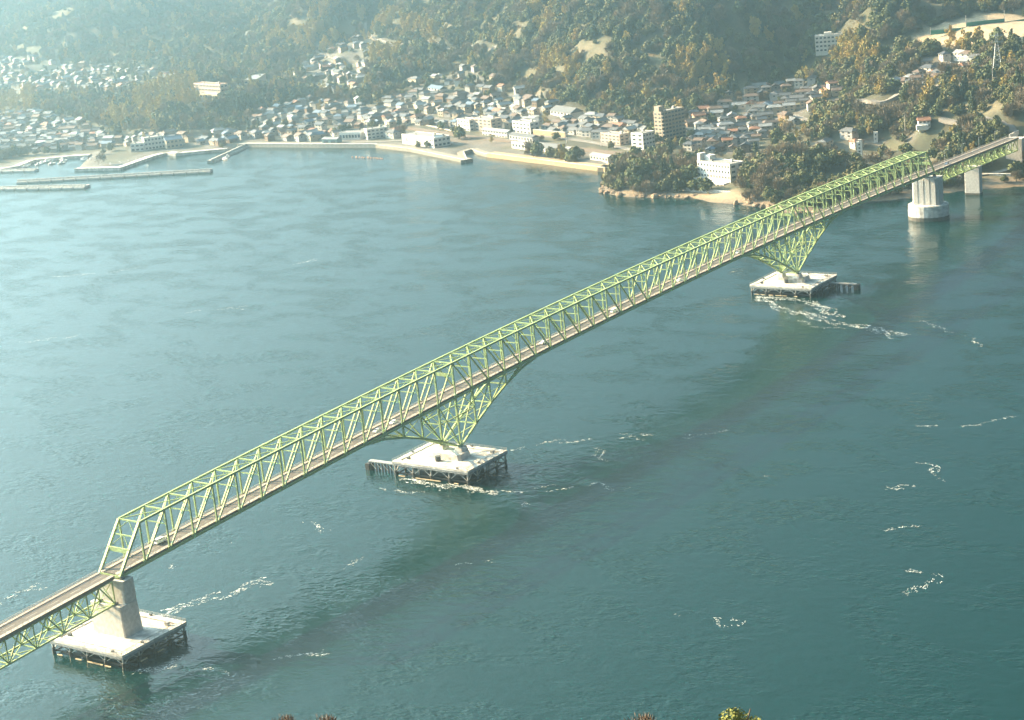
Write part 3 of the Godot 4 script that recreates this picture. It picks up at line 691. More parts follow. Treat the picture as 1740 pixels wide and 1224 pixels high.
func build_piers():
	# the pier between the approach and the main truss: a broad shaft with a ledge for the approach span
	var b := thing("bridge_pier", "tall pale concrete pier stepped to carry both bridge spans on its platform", "pier", at(0, 0, 0))
	var st := open()
	st_prism(st, rect(8.3, 4.5, 0.4), 5.0, 17.0, 0.93)
	put(close(st), "shaft", M.concrete, b, Transform3D(Basis.IDENTITY, Vector3(0, 0, 0.2)))
	st = open()
	st_prism(st, rect(7.5, 2.7, 0.3), 16.9, 25.4, 1.0)
	put(close(st), "upper_shaft", M.concrete, b, Transform3D(Basis.IDENTITY, Vector3(0, 0, -1.35)))
	for g in [-1, 1]:
		box(b, "bearing", M.dark_steel, Vector3(g * HALF, 25.9, -0.6), Vector3(1.5, 1.0, 1.6))
		box(b, "bearing", M.dark_steel, Vector3(g * 3.9, 17.3, 2.6), Vector3(1.3, 0.7, 1.3))
	build_platform("white concrete platform on dark piles under the stepped concrete pier", -0.6, 31.5, 37.4, 5.7, 0.0, 0)
	build_platform("white platform on piles carrying the haunched truss, its jetty on the open strait side", 200.0 - 2.2, 29.6, 41.3, 6.7, 4.2, -1)
	build_platform("white platform on piles with foam below and a dark jetty towards the headland side", 525.0 + 4.5, 33.5, 39.0, 5.65, 5.0, 1)
	# round caisson pier
	b = thing("bridge_pier", "fluted concrete pier on a round white caisson with dark tide line", "pier", at(725, 0, 0))
	var ring := func(r: float, n: int) -> PackedVector2Array:
		var o := PackedVector2Array()
		for i in n: o.append(Vector2(cos(TAU * (i + 0.5) / n) * r * 1.08, sin(TAU * (i + 0.5) / n) * r * 0.92))
		return o
	st = open(); st_prism(st, ring.call(12.6, 28), -4.0, 2.4); put(close(st), "tide_band", M.tide, b)
	st = open(); st_prism(st, ring.call(12.5, 28), 2.4, 9.6, 0.985); st_prism(st, ring.call(12.0, 28), 9.6, 10.0, 0.96); put(close(st), "caisson", M.pale_concrete, b)
	st = open(); st_prism(st, rect(9.2, 5.6, 2.0), 10.0, 27.2, 0.985); put(close(st), "shaft", M.concrete, b)
	for g in [-1, 1]:
		for q in [-6.2, -2.1, 2.1, 6.2]:
			box(b, "rib", M.concrete, Vector3(q, 18.2, g * 5.62), Vector3(2.9, 16.0, 0.42))
		box(b, "side_rib", M.concrete, Vector3(g * 9.3, 18.2, 0), Vector3(0.7, 16.0, 4.5))
		box(b, "bearing", M.dark_steel, Vector3(g * HALF, 28.3, 0.4), Vector3(1.5, 2.0, 1.6))
	box(b, "cap", M.concrete, Vector3(0, 27.3, 0), Vector3(17.6, 0.9, 10.0))
	# slab pier nearer the shore
	b = thing("bridge_pier", "plain slab concrete pier standing in the water before the shore road", "pier", at(803, 0, 0))
	st = open(); st_prism(st, rect(5.4, 2.6, 0.3), -4.0, 19.6, 0.985); put(close(st), "shaft", M.concrete, b)
	st = open(); st_prism(st, rect(5.5, 2.7, 0.3), -4.2, 1.4); put(close(st), "tide_band", M.tide, b)
	box(b, "cap", M.concrete, Vector3(0, 19.7, 0), Vector3(10.8, 0.6, 5.3))
	for q in [-150.0, -75.0]:
		b = thing("bridge_pier", "grey approach pier standing beyond the stepped pier", "pier", at(q, 0, 0), 0.0, "approach piers")
		st = open(); st_prism(st, rect(6.5, 2.6, 0.3), -4.0, deck_level(q) - 10.2, 0.97); put(close(st), "shaft", M.concrete, b)
	b = thing("bridge_abutment", "concrete abutment where the bridge meets the wooded shore", "abutment", at(882, 0, 0))
	box(b, "block", M.concrete, Vector3(0, 13.0, -2), Vector3(12, 24.0, 8))
	for g in [-1, 1]: box(b, "wing_wall", M.concrete, Vector3(g * 5.6, deck_level(882) - 3.5, -14), Vector3(0.8, 9.0, 18))

# ------------------------------------------------------------------ cars
func car_mesh(profile: PackedVector2Array, wide: float, inset: float) -> ArrayMesh:
	var st := open()
	var n := profile.size()
	var l := []
	var r := []
	for p in profile:
		var k := wide / 2.0 - (inset if p.y > 0.95 else 0.0)
		l.append(Vector3(-k, p.y, p.x)); r.append(Vector3(k, p.y, p.x))
	for i in n:
		var j := (i + 1) % n
		quad(st, l[i], l[j], r[j], r[i])
	var c := Vector3.ZERO
	for i in n: c += l[i] / n
	for i in n:
		var j := (i + 1) % n
		tri(st, l[j], l[i], c)
		tri(st, r[i], r[j], Vector3(-c.x, c.y, c.z))
	return close(st)

func build_car(label: String, kind: String, s: float, w: float, body: Material):
	var o := thing("car" if kind == "car" else "van", label, kind, at(s, w, deck_level(s)), 0.0 if w < 0 else PI, "vehicles crossing the bridge")
	var van := kind == "van"
	var pr: PackedVector2Array
	if van: pr = PackedVector2Array([Vector2(-2.3, 0.35), Vector2(-2.3, 1.1), Vector2(-1.6, 1.95), Vector2(2.2, 2.0), Vector2(2.3, 1.1), Vector2(2.3, 0.35)])
	else: pr = PackedVector2Array([Vector2(-2.1, 0.3), Vector2(-2.15, 0.75), Vector2(-1.1, 0.92), Vector2(-0.45, 1.42), Vector2(1.0, 1.45), Vector2(1.75, 0.95), Vector2(2.1, 0.85), Vector2(2.1, 0.3)])
	put(car_mesh(pr, 1.72, 0.14), "body", body, o)
	var wheel := CylinderMesh.new()
	wheel.top_radius = 0.31; wheel.bottom_radius = 0.31; wheel.height = 0.2; wheel.radial_segments = 14
	for x in [-1, 1]:
		for z in [-1.3, 1.35]:
			put(wheel, "wheel", M.rubber, o, Transform3D(Basis(Vector3.FORWARD, PI / 2), Vector3(x * 0.78, 0.31, z)))
		box(o, "side_window", M.glass, Vector3(x * 0.735, 1.2 if not van else 1.5, 0.25), Vector3(0.03, 0.32, 1.5))
		box(o, "headlight", M.lamp_glass, Vector3(x * 0.6, 0.68, -2.14 if not van else -2.31), Vector3(0.3, 0.16, 0.06))
	var ws := put(unit_box, "windscreen", M.glass, o, Transform3D(Basis(Vector3.RIGHT, -0.86 if not van else -0.7) * Basis.from_scale(Vector3(1.3, 0.03, 0.7)), Vector3(0, 1.2 if not van else 1.55, -0.80 if not van else -1.97)))
	put(unit_box, "rear_window", M.glass, o, Transform3D(Basis(Vector3.RIGHT, 0.6 if not van else 1.45) * Basis.from_scale(Vector3(1.25, 0.03, 0.6)), Vector3(0, 1.23 if not van else 1.55, 1.42 if not van else 2.27)))

# ------------------------------------------------------------------ trees
# crowns are clouds of leaf-clump faces on several lobes; one unit is the crown's radius
func crown_mesh(kind: String, seed_: int, faces := 230, leaf := 0.30) -> ArrayMesh:
	var r := RandomNumberGenerator.new()
	r.seed = seed_
	var st := open()
	var lobes := []
	match kind:
		"broadleaf":
			lobes.append([Vector3(0, 0.95, 0), 0.72])
			for i in 6:
				var a := TAU * i / 6.0 + r.randf()
				lobes.append([Vector3(cos(a) * 0.48, r.randf_range(0.6, 1.15), sin(a) * 0.48), r.randf_range(0.38, 0.55)])
			lobes.append([Vector3(r.randf_range(-0.2, 0.2), 1.4, r.randf_range(-0.2, 0.2)), 0.42])
		"bamboo":
			for i in 7: lobes.append([Vector3(r.randf_range(-0.45, 0.45), 0.7 + i * 0.3, r.randf_range(-0.45, 0.45)), r.randf_range(0.3, 0.46) * (1.15 - i * 0.08)])
		"conifer":
			for i in 8: lobes.append([Vector3(r.randf_range(-0.06, 0.06), 0.3 + i * 0.36, r.randf_range(-0.06, 0.06)), 0.78 - i * 0.085])
		"bare":
			lobes.append([Vector3(0, 1.0, 0), 0.8])
			for i in 4: lobes.append([Vector3(r.randf_range(-0.5, 0.5), r.randf_range(0.9, 1.5), r.randf_range(-0.5, 0.5)), 0.45])
	for k in faces:
		var l: Array = lobes[r.randi() % lobes.size()]
		var d := Vector3(r.randfn(), r.randfn() * 0.9 + 0.15, r.randfn()).normalized()
		var p: Vector3 = l[0] + d * l[1] * r.randf_range(0.62, 1.06)
		var n := (d + Vector3(r.randfn(), r.randfn(), r.randfn()) * 0.45).normalized()
		var u := n.cross(Vector3(r.randfn(), r.randfn(), r.randfn())).normalized()
		var v := n.cross(u)
		var size := leaf * r.randf_range(0.6, 1.25)
		if kind == "bamboo":
			u = (u * 0.5 + Vector3.UP * 0.9 + d * 0.3).normalized(); v = n.cross(u).normalized() * 0.55
		if kind == "bare":
			u = (d + Vector3.UP * 0.6).normalized(); v = u.cross(Vector3(r.randfn(), r.randfn(), r.randfn())).normalized() * 0.12; size *= 1.7
		var t := r.randf_range(0.72, 1.28)
		st.set_color(Color(t * r.randf_range(0.92, 1.1), t, t * r.randf_range(0.8, 1.1)))
		u *= size; v *= size
		quad(st, p - u * 0.6 - v * 0.2, p - v * 0.55 + u * 0.1 + n * size * 0.12, p + u * 0.7, p + v * 0.55 - u * 0.05)
	return close(st)

func trunk_mesh(seed_: int) -> ArrayMesh:
	var r := RandomNumberGenerator.new()
	r.seed = seed_
	var st := open()
	var hex := func(at_: Vector3, rad: float) -> Array:
		var o := []
		for i in 6: o.append(at_ + Vector3(cos(TAU * i / 6.0) * rad, 0, sin(TAU * i / 6.0) * rad))
		return o
	var limb := func(a: Vector3, b: Vector3, ra: float, rb: float):
		var p: Array = hex.call(a, ra)
		var q: Array = hex.call(b, rb)
		for i in 6:
			var j := (i + 1) % 6
			quad(st, p[i], p[j], q[j], q[i])
	limb.call(Vector3(0, -0.6, 0), Vector3(0.04, 0.7, 0.02), 0.09, 0.06)
	for i in 4:
		var a := TAU * i / 4.0 + r.randf()
		limb.call(Vector3(0.03, 0.4 + 0.08 * i, 0.02), Vector3(cos(a) * 0.5, 0.95 + 0.1 * i, sin(a) * 0.5), 0.045, 0.02)
	return close(st)

var crowns := {}
var near_crowns := {}
var trunks := []
const TINT := {
	"broadleaf": [Color(0.098, 0.108, 0.034), Color(0.110, 0.106, 0.042), Color(0.092, 0.108, 0.042), Color(0.112, 0.104, 0.036)],
	"bamboo": [Color(0.36, 0.275, 0.08), Color(0.34, 0.28, 0.09), Color(0.37, 0.27, 0.09)],
	"conifer": [Color(0.038, 0.056, 0.022), Color(0.048, 0.066, 0.028)],
	"bare": [Color(0.18, 0.14, 0.09), Color(0.15, 0.12, 0.075), Color(0.205, 0.155, 0.10)],
}
const TREE_WORDS := {"broadleaf": ["leaf green broadleaf", "greyish olive broadleaf", "bluish green broadleaf", "brownish olive broadleaf"], "bamboo": ["golden bamboo clump", "olive bamboo clump", "straw yellow bamboo clump"], "conifer": ["narrow dark conifer", "narrow green conifer"], "bare": ["leafless brown tree", "leafless dull brown tree", "leafless reddish brown tree"]}

func make_crowns():
	for k in TINT:
		crowns[k] = []
		near_crowns[k] = []
		for i in 4: 
			crowns[k].append(crown_mesh(k, 40 + i * 7 + k.length(), 420 if k == "bare" else 330, 0.25))
			near_crowns[k].append(crown_mesh(k, 40 + i * 7 + k.length(), 1100, 0.19 if k == "bare" else 0.15))
	for i in 3: trunks.append(trunk_mesh(90 + i))
	for k in TINT:
		for i in TINT[k].size():
			var m := tinted()
			m.albedo_color = TINT[k][i].linear_to_srgb()
			m.backlight_enabled = true
			m.backlight = Color(0.25, 0.25, 0.2)
			M[k + str(i)] = m

func place_word(s: float, w: float, h: float) -> String:
	if w > -150 and w < -60 and s < 850: return "on the wooded headland beside the bridge"
	if w < -210 and s < 880: return "on the rocky knob beside the long quay"
	if s < 900: return "along the shore by the bridge landing"
	if s < 1060 and w > -220: return "on the wooded knoll behind the bridge landing"
	if h < 14: return "among the town houses"
	return "on the hillside above the town"

var blocked := {}      # footprints no tree or house may stand on, in 40 m cells: [Vector2(s, w), radius]

func keep_clear(p: Vector2, r: float):
	for i in range(int(floor((p.x - r - 8.0) / 40.0)), int(floor((p.x + r + 8.0) / 40.0)) + 1):
		for j in range(int(floor((p.y - r - 8.0) / 40.0)), int(floor((p.y + r + 8.0) / 40.0)) + 1):
			var k := Vector2i(i, j)
			if not blocked.has(k): blocked[k] = []
			blocked[k].append([p, r])

func is_free(s: float, w: float, r: float) -> bool:
	for q in blocked.get(Vector2i(int(floor(s / 40.0)), int(floor(w / 40.0))), []):
		if q[0].distance_squared_to(Vector2(s, w)) < (q[1] + r) * (q[1] + r): return false
	return true

func build_trees():
	make_crowns()
	var spots := []
	var centre := Vector2(-EYE.z, EYE.x)
	var step_n := 0
	var s := 730.0
	while s < 2950.0:
		var gap := 6.6 + maxf(0.0, s - 1000.0) * 0.0042
		var w := -2650.0
		while w < 650.0:
			var p := Vector2(s + rng.randf_range(-0.45, 0.45) * gap, w + rng.randf_range(-0.45, 0.45) * gap)
			w += gap
			var v := p - centre
			var ang := atan2(v.y, v.x) + 0.635
			if ang < -0.40 or ang > 0.44: continue
			var d := sample(shore, p.x, p.y)
			if d < 3.0: continue
			var h := high(p.x, p.y)
			if h < 2.0: continue
			var near := h < 9.0
			var n := noise.get_noise_2d(p.x * 2.2 + 77.0, p.y * 2.2)
			var town: String = town_at[cell(p.x, p.y)]
			var chance := 0.93
			if p.y < -450.0 and d < 40.0 and h < 6.0: chance = 0.03
			elif clearing_at[cell(p.x, p.y)] == "rail_yard": chance = 0.03
			elif clearing_at[cell(p.x, p.y)] == "pitch": chance = 0.0
			elif clearing_at[cell(p.x, p.y)] == "cut_slope": chance = 0.03
			elif town != "": chance = 0.08 if h < 12.0 else 0.2
			elif clearing_at[cell(p.x, p.y)] in ["terrace", "paddies", "grassy_slope", "depot", "valley_fields", "far_fields"]: chance = 0.45
			elif clearing_at[cell(p.x, p.y)] != "": chance = 0.07
			elif h < 5.0 and d > 12.0 and p.x > 880.0: chance = 0.12
			elif near and d > 60.0: chance = 0.25
			elif n < -0.20 and h > 14.0: chance = 0.28
			if rng.randf() > chance: continue
			if absf(p.y) < 9.0 and p.x < 990.0: continue
			if not is_free(p.x, p.y, 2.5): continue
			var kind := "broadleaf"
			var q := noise.get_noise_2d(p.x * 1.6 - 300.0, p.y * 1.6 + 40.0)
			var roll := rng.randf()
			if q > 0.10 and roll < 0.55: kind = "bare"
			elif roll < 0.17: kind = "bare"
			elif roll > 0.94: kind = "bamboo"
			elif q < -0.25 and roll > 0.6: kind = "conifer"
			if grove_at[cell(p.x, p.y)] and rng.randf() < 0.85: kind = "bamboo"
			if s < 880.0 and kind == "bamboo": kind = "broadleaf"
			var size := 2.8 + 4.4 * pow(rng.randf(), 1.5) * (1.0 if town == "" else 0.62)
			if kind == "conifer": size *= 0.8
			if kind == "bamboo": size *= 0.95
			spots.append([p.distance_to(centre), p, h, kind, size])
			# steep ground carries more trees for each metre seen in plan
			var steep := absf(high(p.x + 6.0, p.y) - high(p.x - 6.0, p.y)) / 12.0 + absf(high(p.x, p.y + 6.0) - high(p.x, p.y - 6.0)) / 12.0
			if town == "" and chance > 0.4 and steep > 0.3:
				for extra in int(steep * 2.6 + rng.randf()):
					var e := p + Vector2(rng.randf_range(-0.6, 0.6), rng.randf_range(-0.6, 0.6)) * gap
					if sample(shore, e.x, e.y) > 4.0 and is_free(e.x, e.y, 2.5): spots.append([e.distance_to(centre), e, high(e.x, e.y), kind, size * rng.randf_range(0.7, 1.05)])
		s += gap * 0.92
	spots.sort_custom(func(a, b): return a[0] < b[0])
	var rest := {}
	for i in spots.size():
		var t: Array = spots[i]
		var kind: String = t[3]
		var tone: int = rng.randi() % TINT[kind].size()
		var variant: int = rng.randi() % 4
		var size: float = t[4]
		var base := Transform3D(Basis(Vector3.UP, rng.randf() * TAU) * Basis.from_scale(Vector3(size, size * rng.randf_range(0.85, 1.2), size)), at(t[1].x, t[1].y, t[2] - 0.3))
		if i < 300:
			var o := thing({"broadleaf": "evergreen_tree", "bamboo": "bamboo_clump", "conifer": "conifer_tree", "bare": "bare_tree"}[kind], ("tall " if size > 5.2 else "low " if size < 4.0 else "middling ") + TREE_WORDS[kind][tone] + " " + place_word(t[1].x, t[1].y, t[2]), "bamboo" if kind == "bamboo" else "tree", base.origin, 0.0, "trees " + place_word(t[1].x, t[1].y, t[2]))
			put(trunks[i % 3], "trunk", M.bark, o, Transform3D(base.basis, Vector3.ZERO))
			put(near_crowns[kind][variant], "crown", M[kind + str(tone)], o, Transform3D(base.basis, Vector3.ZERO))
		else:
			var key := kind + "/" + str(tone) + "/" + str(variant)
			if not rest.has(key): rest[key] = []
			rest[key].append(base)
	var wood := Node3D.new()
	wood.name = "woodland"
	add_child(wood)
	tag(wood, "mixed evergreen, bamboo and bare woodland covering the far hills", "woodland", "", "stuff")
	for key in rest:
		var q: PackedStringArray = key.split("/")
		var mm := MultiMesh.new()
		mm.transform_format = MultiMesh.TRANSFORM_3D
		mm.mesh = crowns[q[0]][int(q[2])]
		mm.instance_count = rest[key].size()
		for i in rest[key].size(): mm.set_instance_transform(i, rest[key][i])
		var o := MultiMeshInstance3D.new()
		o.name = q[0] + "_crowns"
		o.multimesh = mm
		o.material_override = M[q[0] + q[1]]
		o.set_meta("kind", "stuff")
		wood.add_child(o, true)
	print("trees ", spots.size())

# ------------------------------------------------------------------ houses
# a house: walls, a gabled or hipped roof with eaves, windows
func roof_mesh(x: float, z: float, rise: float, hip: float) -> ArrayMesh:
	var st := open()
	var e := 0.7
	var a := Vector3(-x - e, 0, -z - e)
	var b := Vector3(x + e, 0, -z - e)
	var c := Vector3(x + e, 0, z + e)
	var d := Vector3(-x - e, 0, z + e)
	var r0 := Vector3(-x - e + hip, rise, 0)
	var r1 := Vector3(x + e - hip, rise, 0)
	var k := Vector3(0, -0.22, 0)
	quad(st, d, r0, r1, c)
	quad(st, b, r1, r0, a)
	tri(st, a, r0, d); tri(st, c, r1, b)
	for q in [[a, b], [b, c], [c, d], [d, a]]: quad(st, q[0] + k, q[0], q[1], q[1] + k)
	quad(st, a + k, b + k, c + k, d + k)
	# ridge cap
	st_beam(st, r0 + Vector3(0, 0.1, 0), r1 + Vector3(0, 0.1, 0), 0.5, 0.3)
	return close(st)

var house_kinds := []

func make_house_kinds():
	for q in [[5.2, 3.8, 5.4, 2.2, 0.0], [4.4, 3.6, 5.2, 1.9, 3.2], [6.0, 4.2, 3.4, 2.3, 0.0], [4.0, 3.4, 5.6, 1.8, 0.0], [6.6, 4.0, 5.4, 2.1, 3.4], [3.6, 3.2, 3.2, 1.5, 0.0]]:
		house_kinds.append({"size": q, "roof": roof_mesh(q[0], q[1], q[3], q[4])})

const ROOF_WORDS := ["grey", "charcoal", "brown", "pale metal", "blue", "orange"]
const WALL_WORDS := ["white", "cream", "grey", "timber"]

func make_house(k: int, wall: int, roof: int, label: String, where: Vector3, turn: float, group: String) -> Node3D:
	var q: Array = house_kinds[k].size
	var o := thing("house", label, "house", where, turn, group)
	box(o, "wall", M.walls[wall], Vector3(0, q[2] / 2.0 - 1.0, 0), Vector3(q[0] * 2, q[2] + 2.0, q[1] * 2))
	put(house_kinds[k].roof, "roof", M.roofs[roof], o, Transform3D(Basis.IDENTITY, Vector3(0, q[2] - 0.02, 0)))
	for f in (2 if q[2] > 4.0 else 1):
		var y := 1.4 + 2.6 * f
		for g in [-1, 1]:
			box(o, "window", M.glass, Vector3(g * q[0] * 0.45, y, q[1] + 0.02), Vector3(1.9, 1.2, 0.1))
	for g in [-1, 1]: box(o, "window", M.glass, Vector3(g * (q[0] + 0.02), q[2] * 0.68, 0.3), Vector3(0.1, 1.1, 1.6))
	return o

const HOUSE_PLACES := {"quay_town": "in the town behind the long quay", "hill_foot": "at the foot of the wooded hill", "inlet_town": "behind the apartment tower", "harbour_town": "in the hazy harbour quarter", "harbour_front": "along the seawall", "valley_hamlet": "in the hamlet up the valley", "terrace_hamlet": "below the sports ground", "far_hamlet": "in the far valley hamlet", "upper_hamlet": "among the terraces", "mid_slope": "on the slope above the seawall", "harbour_back": "behind the harbour stores", "east_shore": "below the wooded knoll"}

func build_houses():
	make_house_kinds()
	var centre := Vector2(-EYE.z, EYE.x)
	var found := []
	for z in TOWNS:
		var poly := PackedVector2Array(TOWNS[z])
		var box_ := Rect2(poly[0], Vector2.ZERO)
		for p in poly: box_ = box_.expand(p)
		var sparse: float = {"valley_hamlet": 0.45, "terrace_hamlet": 0.85, "upper_hamlet": 0.4, "hill_foot": 0.6, "east_shore": 0.35, "harbour_town": 0.9, "far_hamlet": 0.42, "mid_slope": 0.5, "harbour_back": 0.7}.get(z, 0.9)
		var turn: float = {"inlet_town": 0.5, "valley_hamlet": -0.6, "harbour_town": 0.25}.get(z, -0.33)
		var s := box_.position.x
		while s < box_.end.x:
			var w := box_.position.y
			while w < box_.end.y:
				var p := Vector2(s + rng.randf_range(-3, 3), w + rng.randf_range(-2.6, 2.6))
				w += 13.2
				if rng.randf() > sparse or not Geometry2D.is_point_in_polygon(p, poly): continue
				if sample(shore, p.x, p.y) < 16.0 or not is_free(p.x, p.y, 5.5): continue
				var yaw: float = turn + rng.randfn(0, 0.12) + (PI / 2 if rng.randf() < 0.35 else 0.0) + noise.get_noise_2d(p.x, p.y) * 0.8
				keep_clear(p, 5.0)
				found.append([p.distance_to(centre), p, z, yaw])
			s += 13.6
	found.sort_custom(func(a, b): return a[0] < b[0])
	var rest := {}
	for i in found.size():
		var f: Array = found[i]
		var k := rng.randi() % 6
		var r := rng.randf()
		var roof := 0 if r < 0.34 else 1 if r < 0.55 else 2 if r < 0.75 else 3 if r < 0.87 else 4 if r < 0.92 else 5
		r = rng.randf()
		var wall := 0 if r < 0.5 else 1 if r < 0.72 else 2 if r < 0.88 else 3
		var p: Vector2 = f[1]
		var base := at(p.x, p.y, high(p.x, p.y) + 0.5)
		if i < 290:
			var form: String = ["tall gabled", "tall hipped", "long low gabled", "narrow", "wide hipped", "small"][k]
			make_house(k, wall, roof, "%s %s house with %s roof %s" % [form, WALL_WORDS[wall], ROOF_WORDS[roof], HOUSE_PLACES[f[2]]], base, f[3], "houses " + HOUSE_PLACES[f[2]])
		else:
			var key := "%d/%d/%d" % [k, wall, roof]
			if not rest.has(key): rest[key] = []
			rest[key].append(Transform3D(Basis(Vector3.UP, f[3]), base))
	if rest.size():
		var far := Node3D.new()
		far.name = "distant_houses"
		add_child(far)
		tag(far, "small pale houses massed in the hazy distance", "houses", "", "stuff")
		for key in rest:
			var q: PackedStringArray = key.split("/")
			var kind: Dictionary = house_kinds[int(q[0])]
			for piece in 2:
				var mm := MultiMesh.new()
				mm.transform_format = MultiMesh.TRANSFORM_3D
				mm.mesh = kind.roof if piece else unit_box
				mm.instance_count = rest[key].size()
				for i in rest[key].size():
					var t: Transform3D = rest[key][i]
					var z: Array = kind.size
					mm.set_instance_transform(i, t * (Transform3D(Basis.IDENTITY, Vector3(0, z[2] - 0.02, 0)) if piece else Transform3D(Basis.from_scale(Vector3(z[0] * 2, z[2] + 2.0, z[1] * 2)), Vector3(0, z[2] / 2.0 - 1.0, 0))))
				var o := MultiMeshInstance3D.new()
				o.name = "roofs" if piece else "walls"
				o.multimesh = mm
				o.material_override = M.roofs[int(q[2])] if piece else M.walls[int(q[1])]
				o.set_meta("kind", "stuff")
				far.add_child(o, true)
	print("houses ", found.size())

# a flat-roofed or low-gabled building with real rows of windows; its front is local +z
func block(called: String, label: String, s: float, w: float, turn: float, long: float, deep: float, tall: float, base: float, wall: Material, opt := {}) -> Node3D:
	var o := thing(called, label, opt.get("category", "building"), at(s, w, base), turn)
	keep_clear(Vector2(s, w), maxf(minf(long, 30.0), deep) * 0.5 + 1.0)
	if long > 22.0:
		for e in [-0.33, 0.33]: keep_clear(Vector2(s + sin(turn) * long * e, w + cos(turn) * long * e), deep * 0.6)
	box(o, "wall", wall, Vector3(0, tall / 2.0 - 1.5, 0), Vector3(long, tall + 3.0, deep))
	if opt.has("gable"):
		put(roof_mesh(long / 2.0, deep / 2.0, opt.gable, 0.0), "roof", opt.get("roof", M.roofs[0]), o, Transform3D(Basis.IDENTITY, Vector3(0, tall - 0.02, 0)))
	else:
		var roof := box(o, "roof", opt.get("roof", M.roof_flat), Vector3(0, tall + 0.1, 0), Vector3(long - 0.7, 0.24, deep - 0.7))
		for g in [-1, 1]:
			box(o, "parapet", wall, Vector3(0, tall + 0.35, g * (deep / 2.0 - 0.17)), Vector3(long + 0.06, 0.7, 0.36))
			box(o, "parapet", wall, Vector3(g * (long / 2.0 - 0.17), tall + 0.35, 0), Vector3(0.36, 0.7, deep - 0.7))
		if tall > 7.0:
			box(roof, "water_tank", M.steel_white, Vector3(0.28, 5.0, -0.2), Vector3(2.2 / long, 9.0, 2.0 / deep))
			box(roof, "vent_box", M.steel_pale, Vector3(-0.2, 3.0, 0.15), Vector3(1.4 / long, 5.0, 1.2 / deep))
	var storeys: int = opt.get("storeys", 2)
	var bays: int = opt.get("bays", 4)
	var sh := tall / storeys
	for f in storeys:
		for b in bays:
			var x := (b + 0.5) / bays * long - long / 2.0
			var wide: float = long / bays * opt.get("glass", 0.6)
			for g in ([-1, 1] if opt.get("back", false) else [1]):
				var win := box(o, "window", M.glass, Vector3(x, sh * (f + 0.55), g * (deep / 2.0 + 0.02)), Vector3(wide, sh * 0.42, 0.12))
				if sh > 2.8 and not opt.has("balcony"): box(o, "window_sill", wall, Vector3(x, sh * (f + 0.55) - sh * 0.25, g * (deep / 2.0 + 0.1)), Vector3(wide + 0.3, 0.16, 0.3))
		for b in opt.get("end_bays", 0):
			var z: float = (b + 0.5) / opt.end_bays * deep - deep / 2.0
			for g in [-1, 1]: box(o, "window", M.glass, Vector3(g * (long / 2.0 + 0.02), sh * (f + 0.55), z), Vector3(0.12, sh * 0.4, deep / opt.end_bays * 0.5))
		if opt.has("balcony"):
			box(o, "balcony", wall, Vector3(0, sh * f + 0.5, deep / 2.0 + 0.75), Vector3(long - 0.4, 1.05, 1.5))
	return o

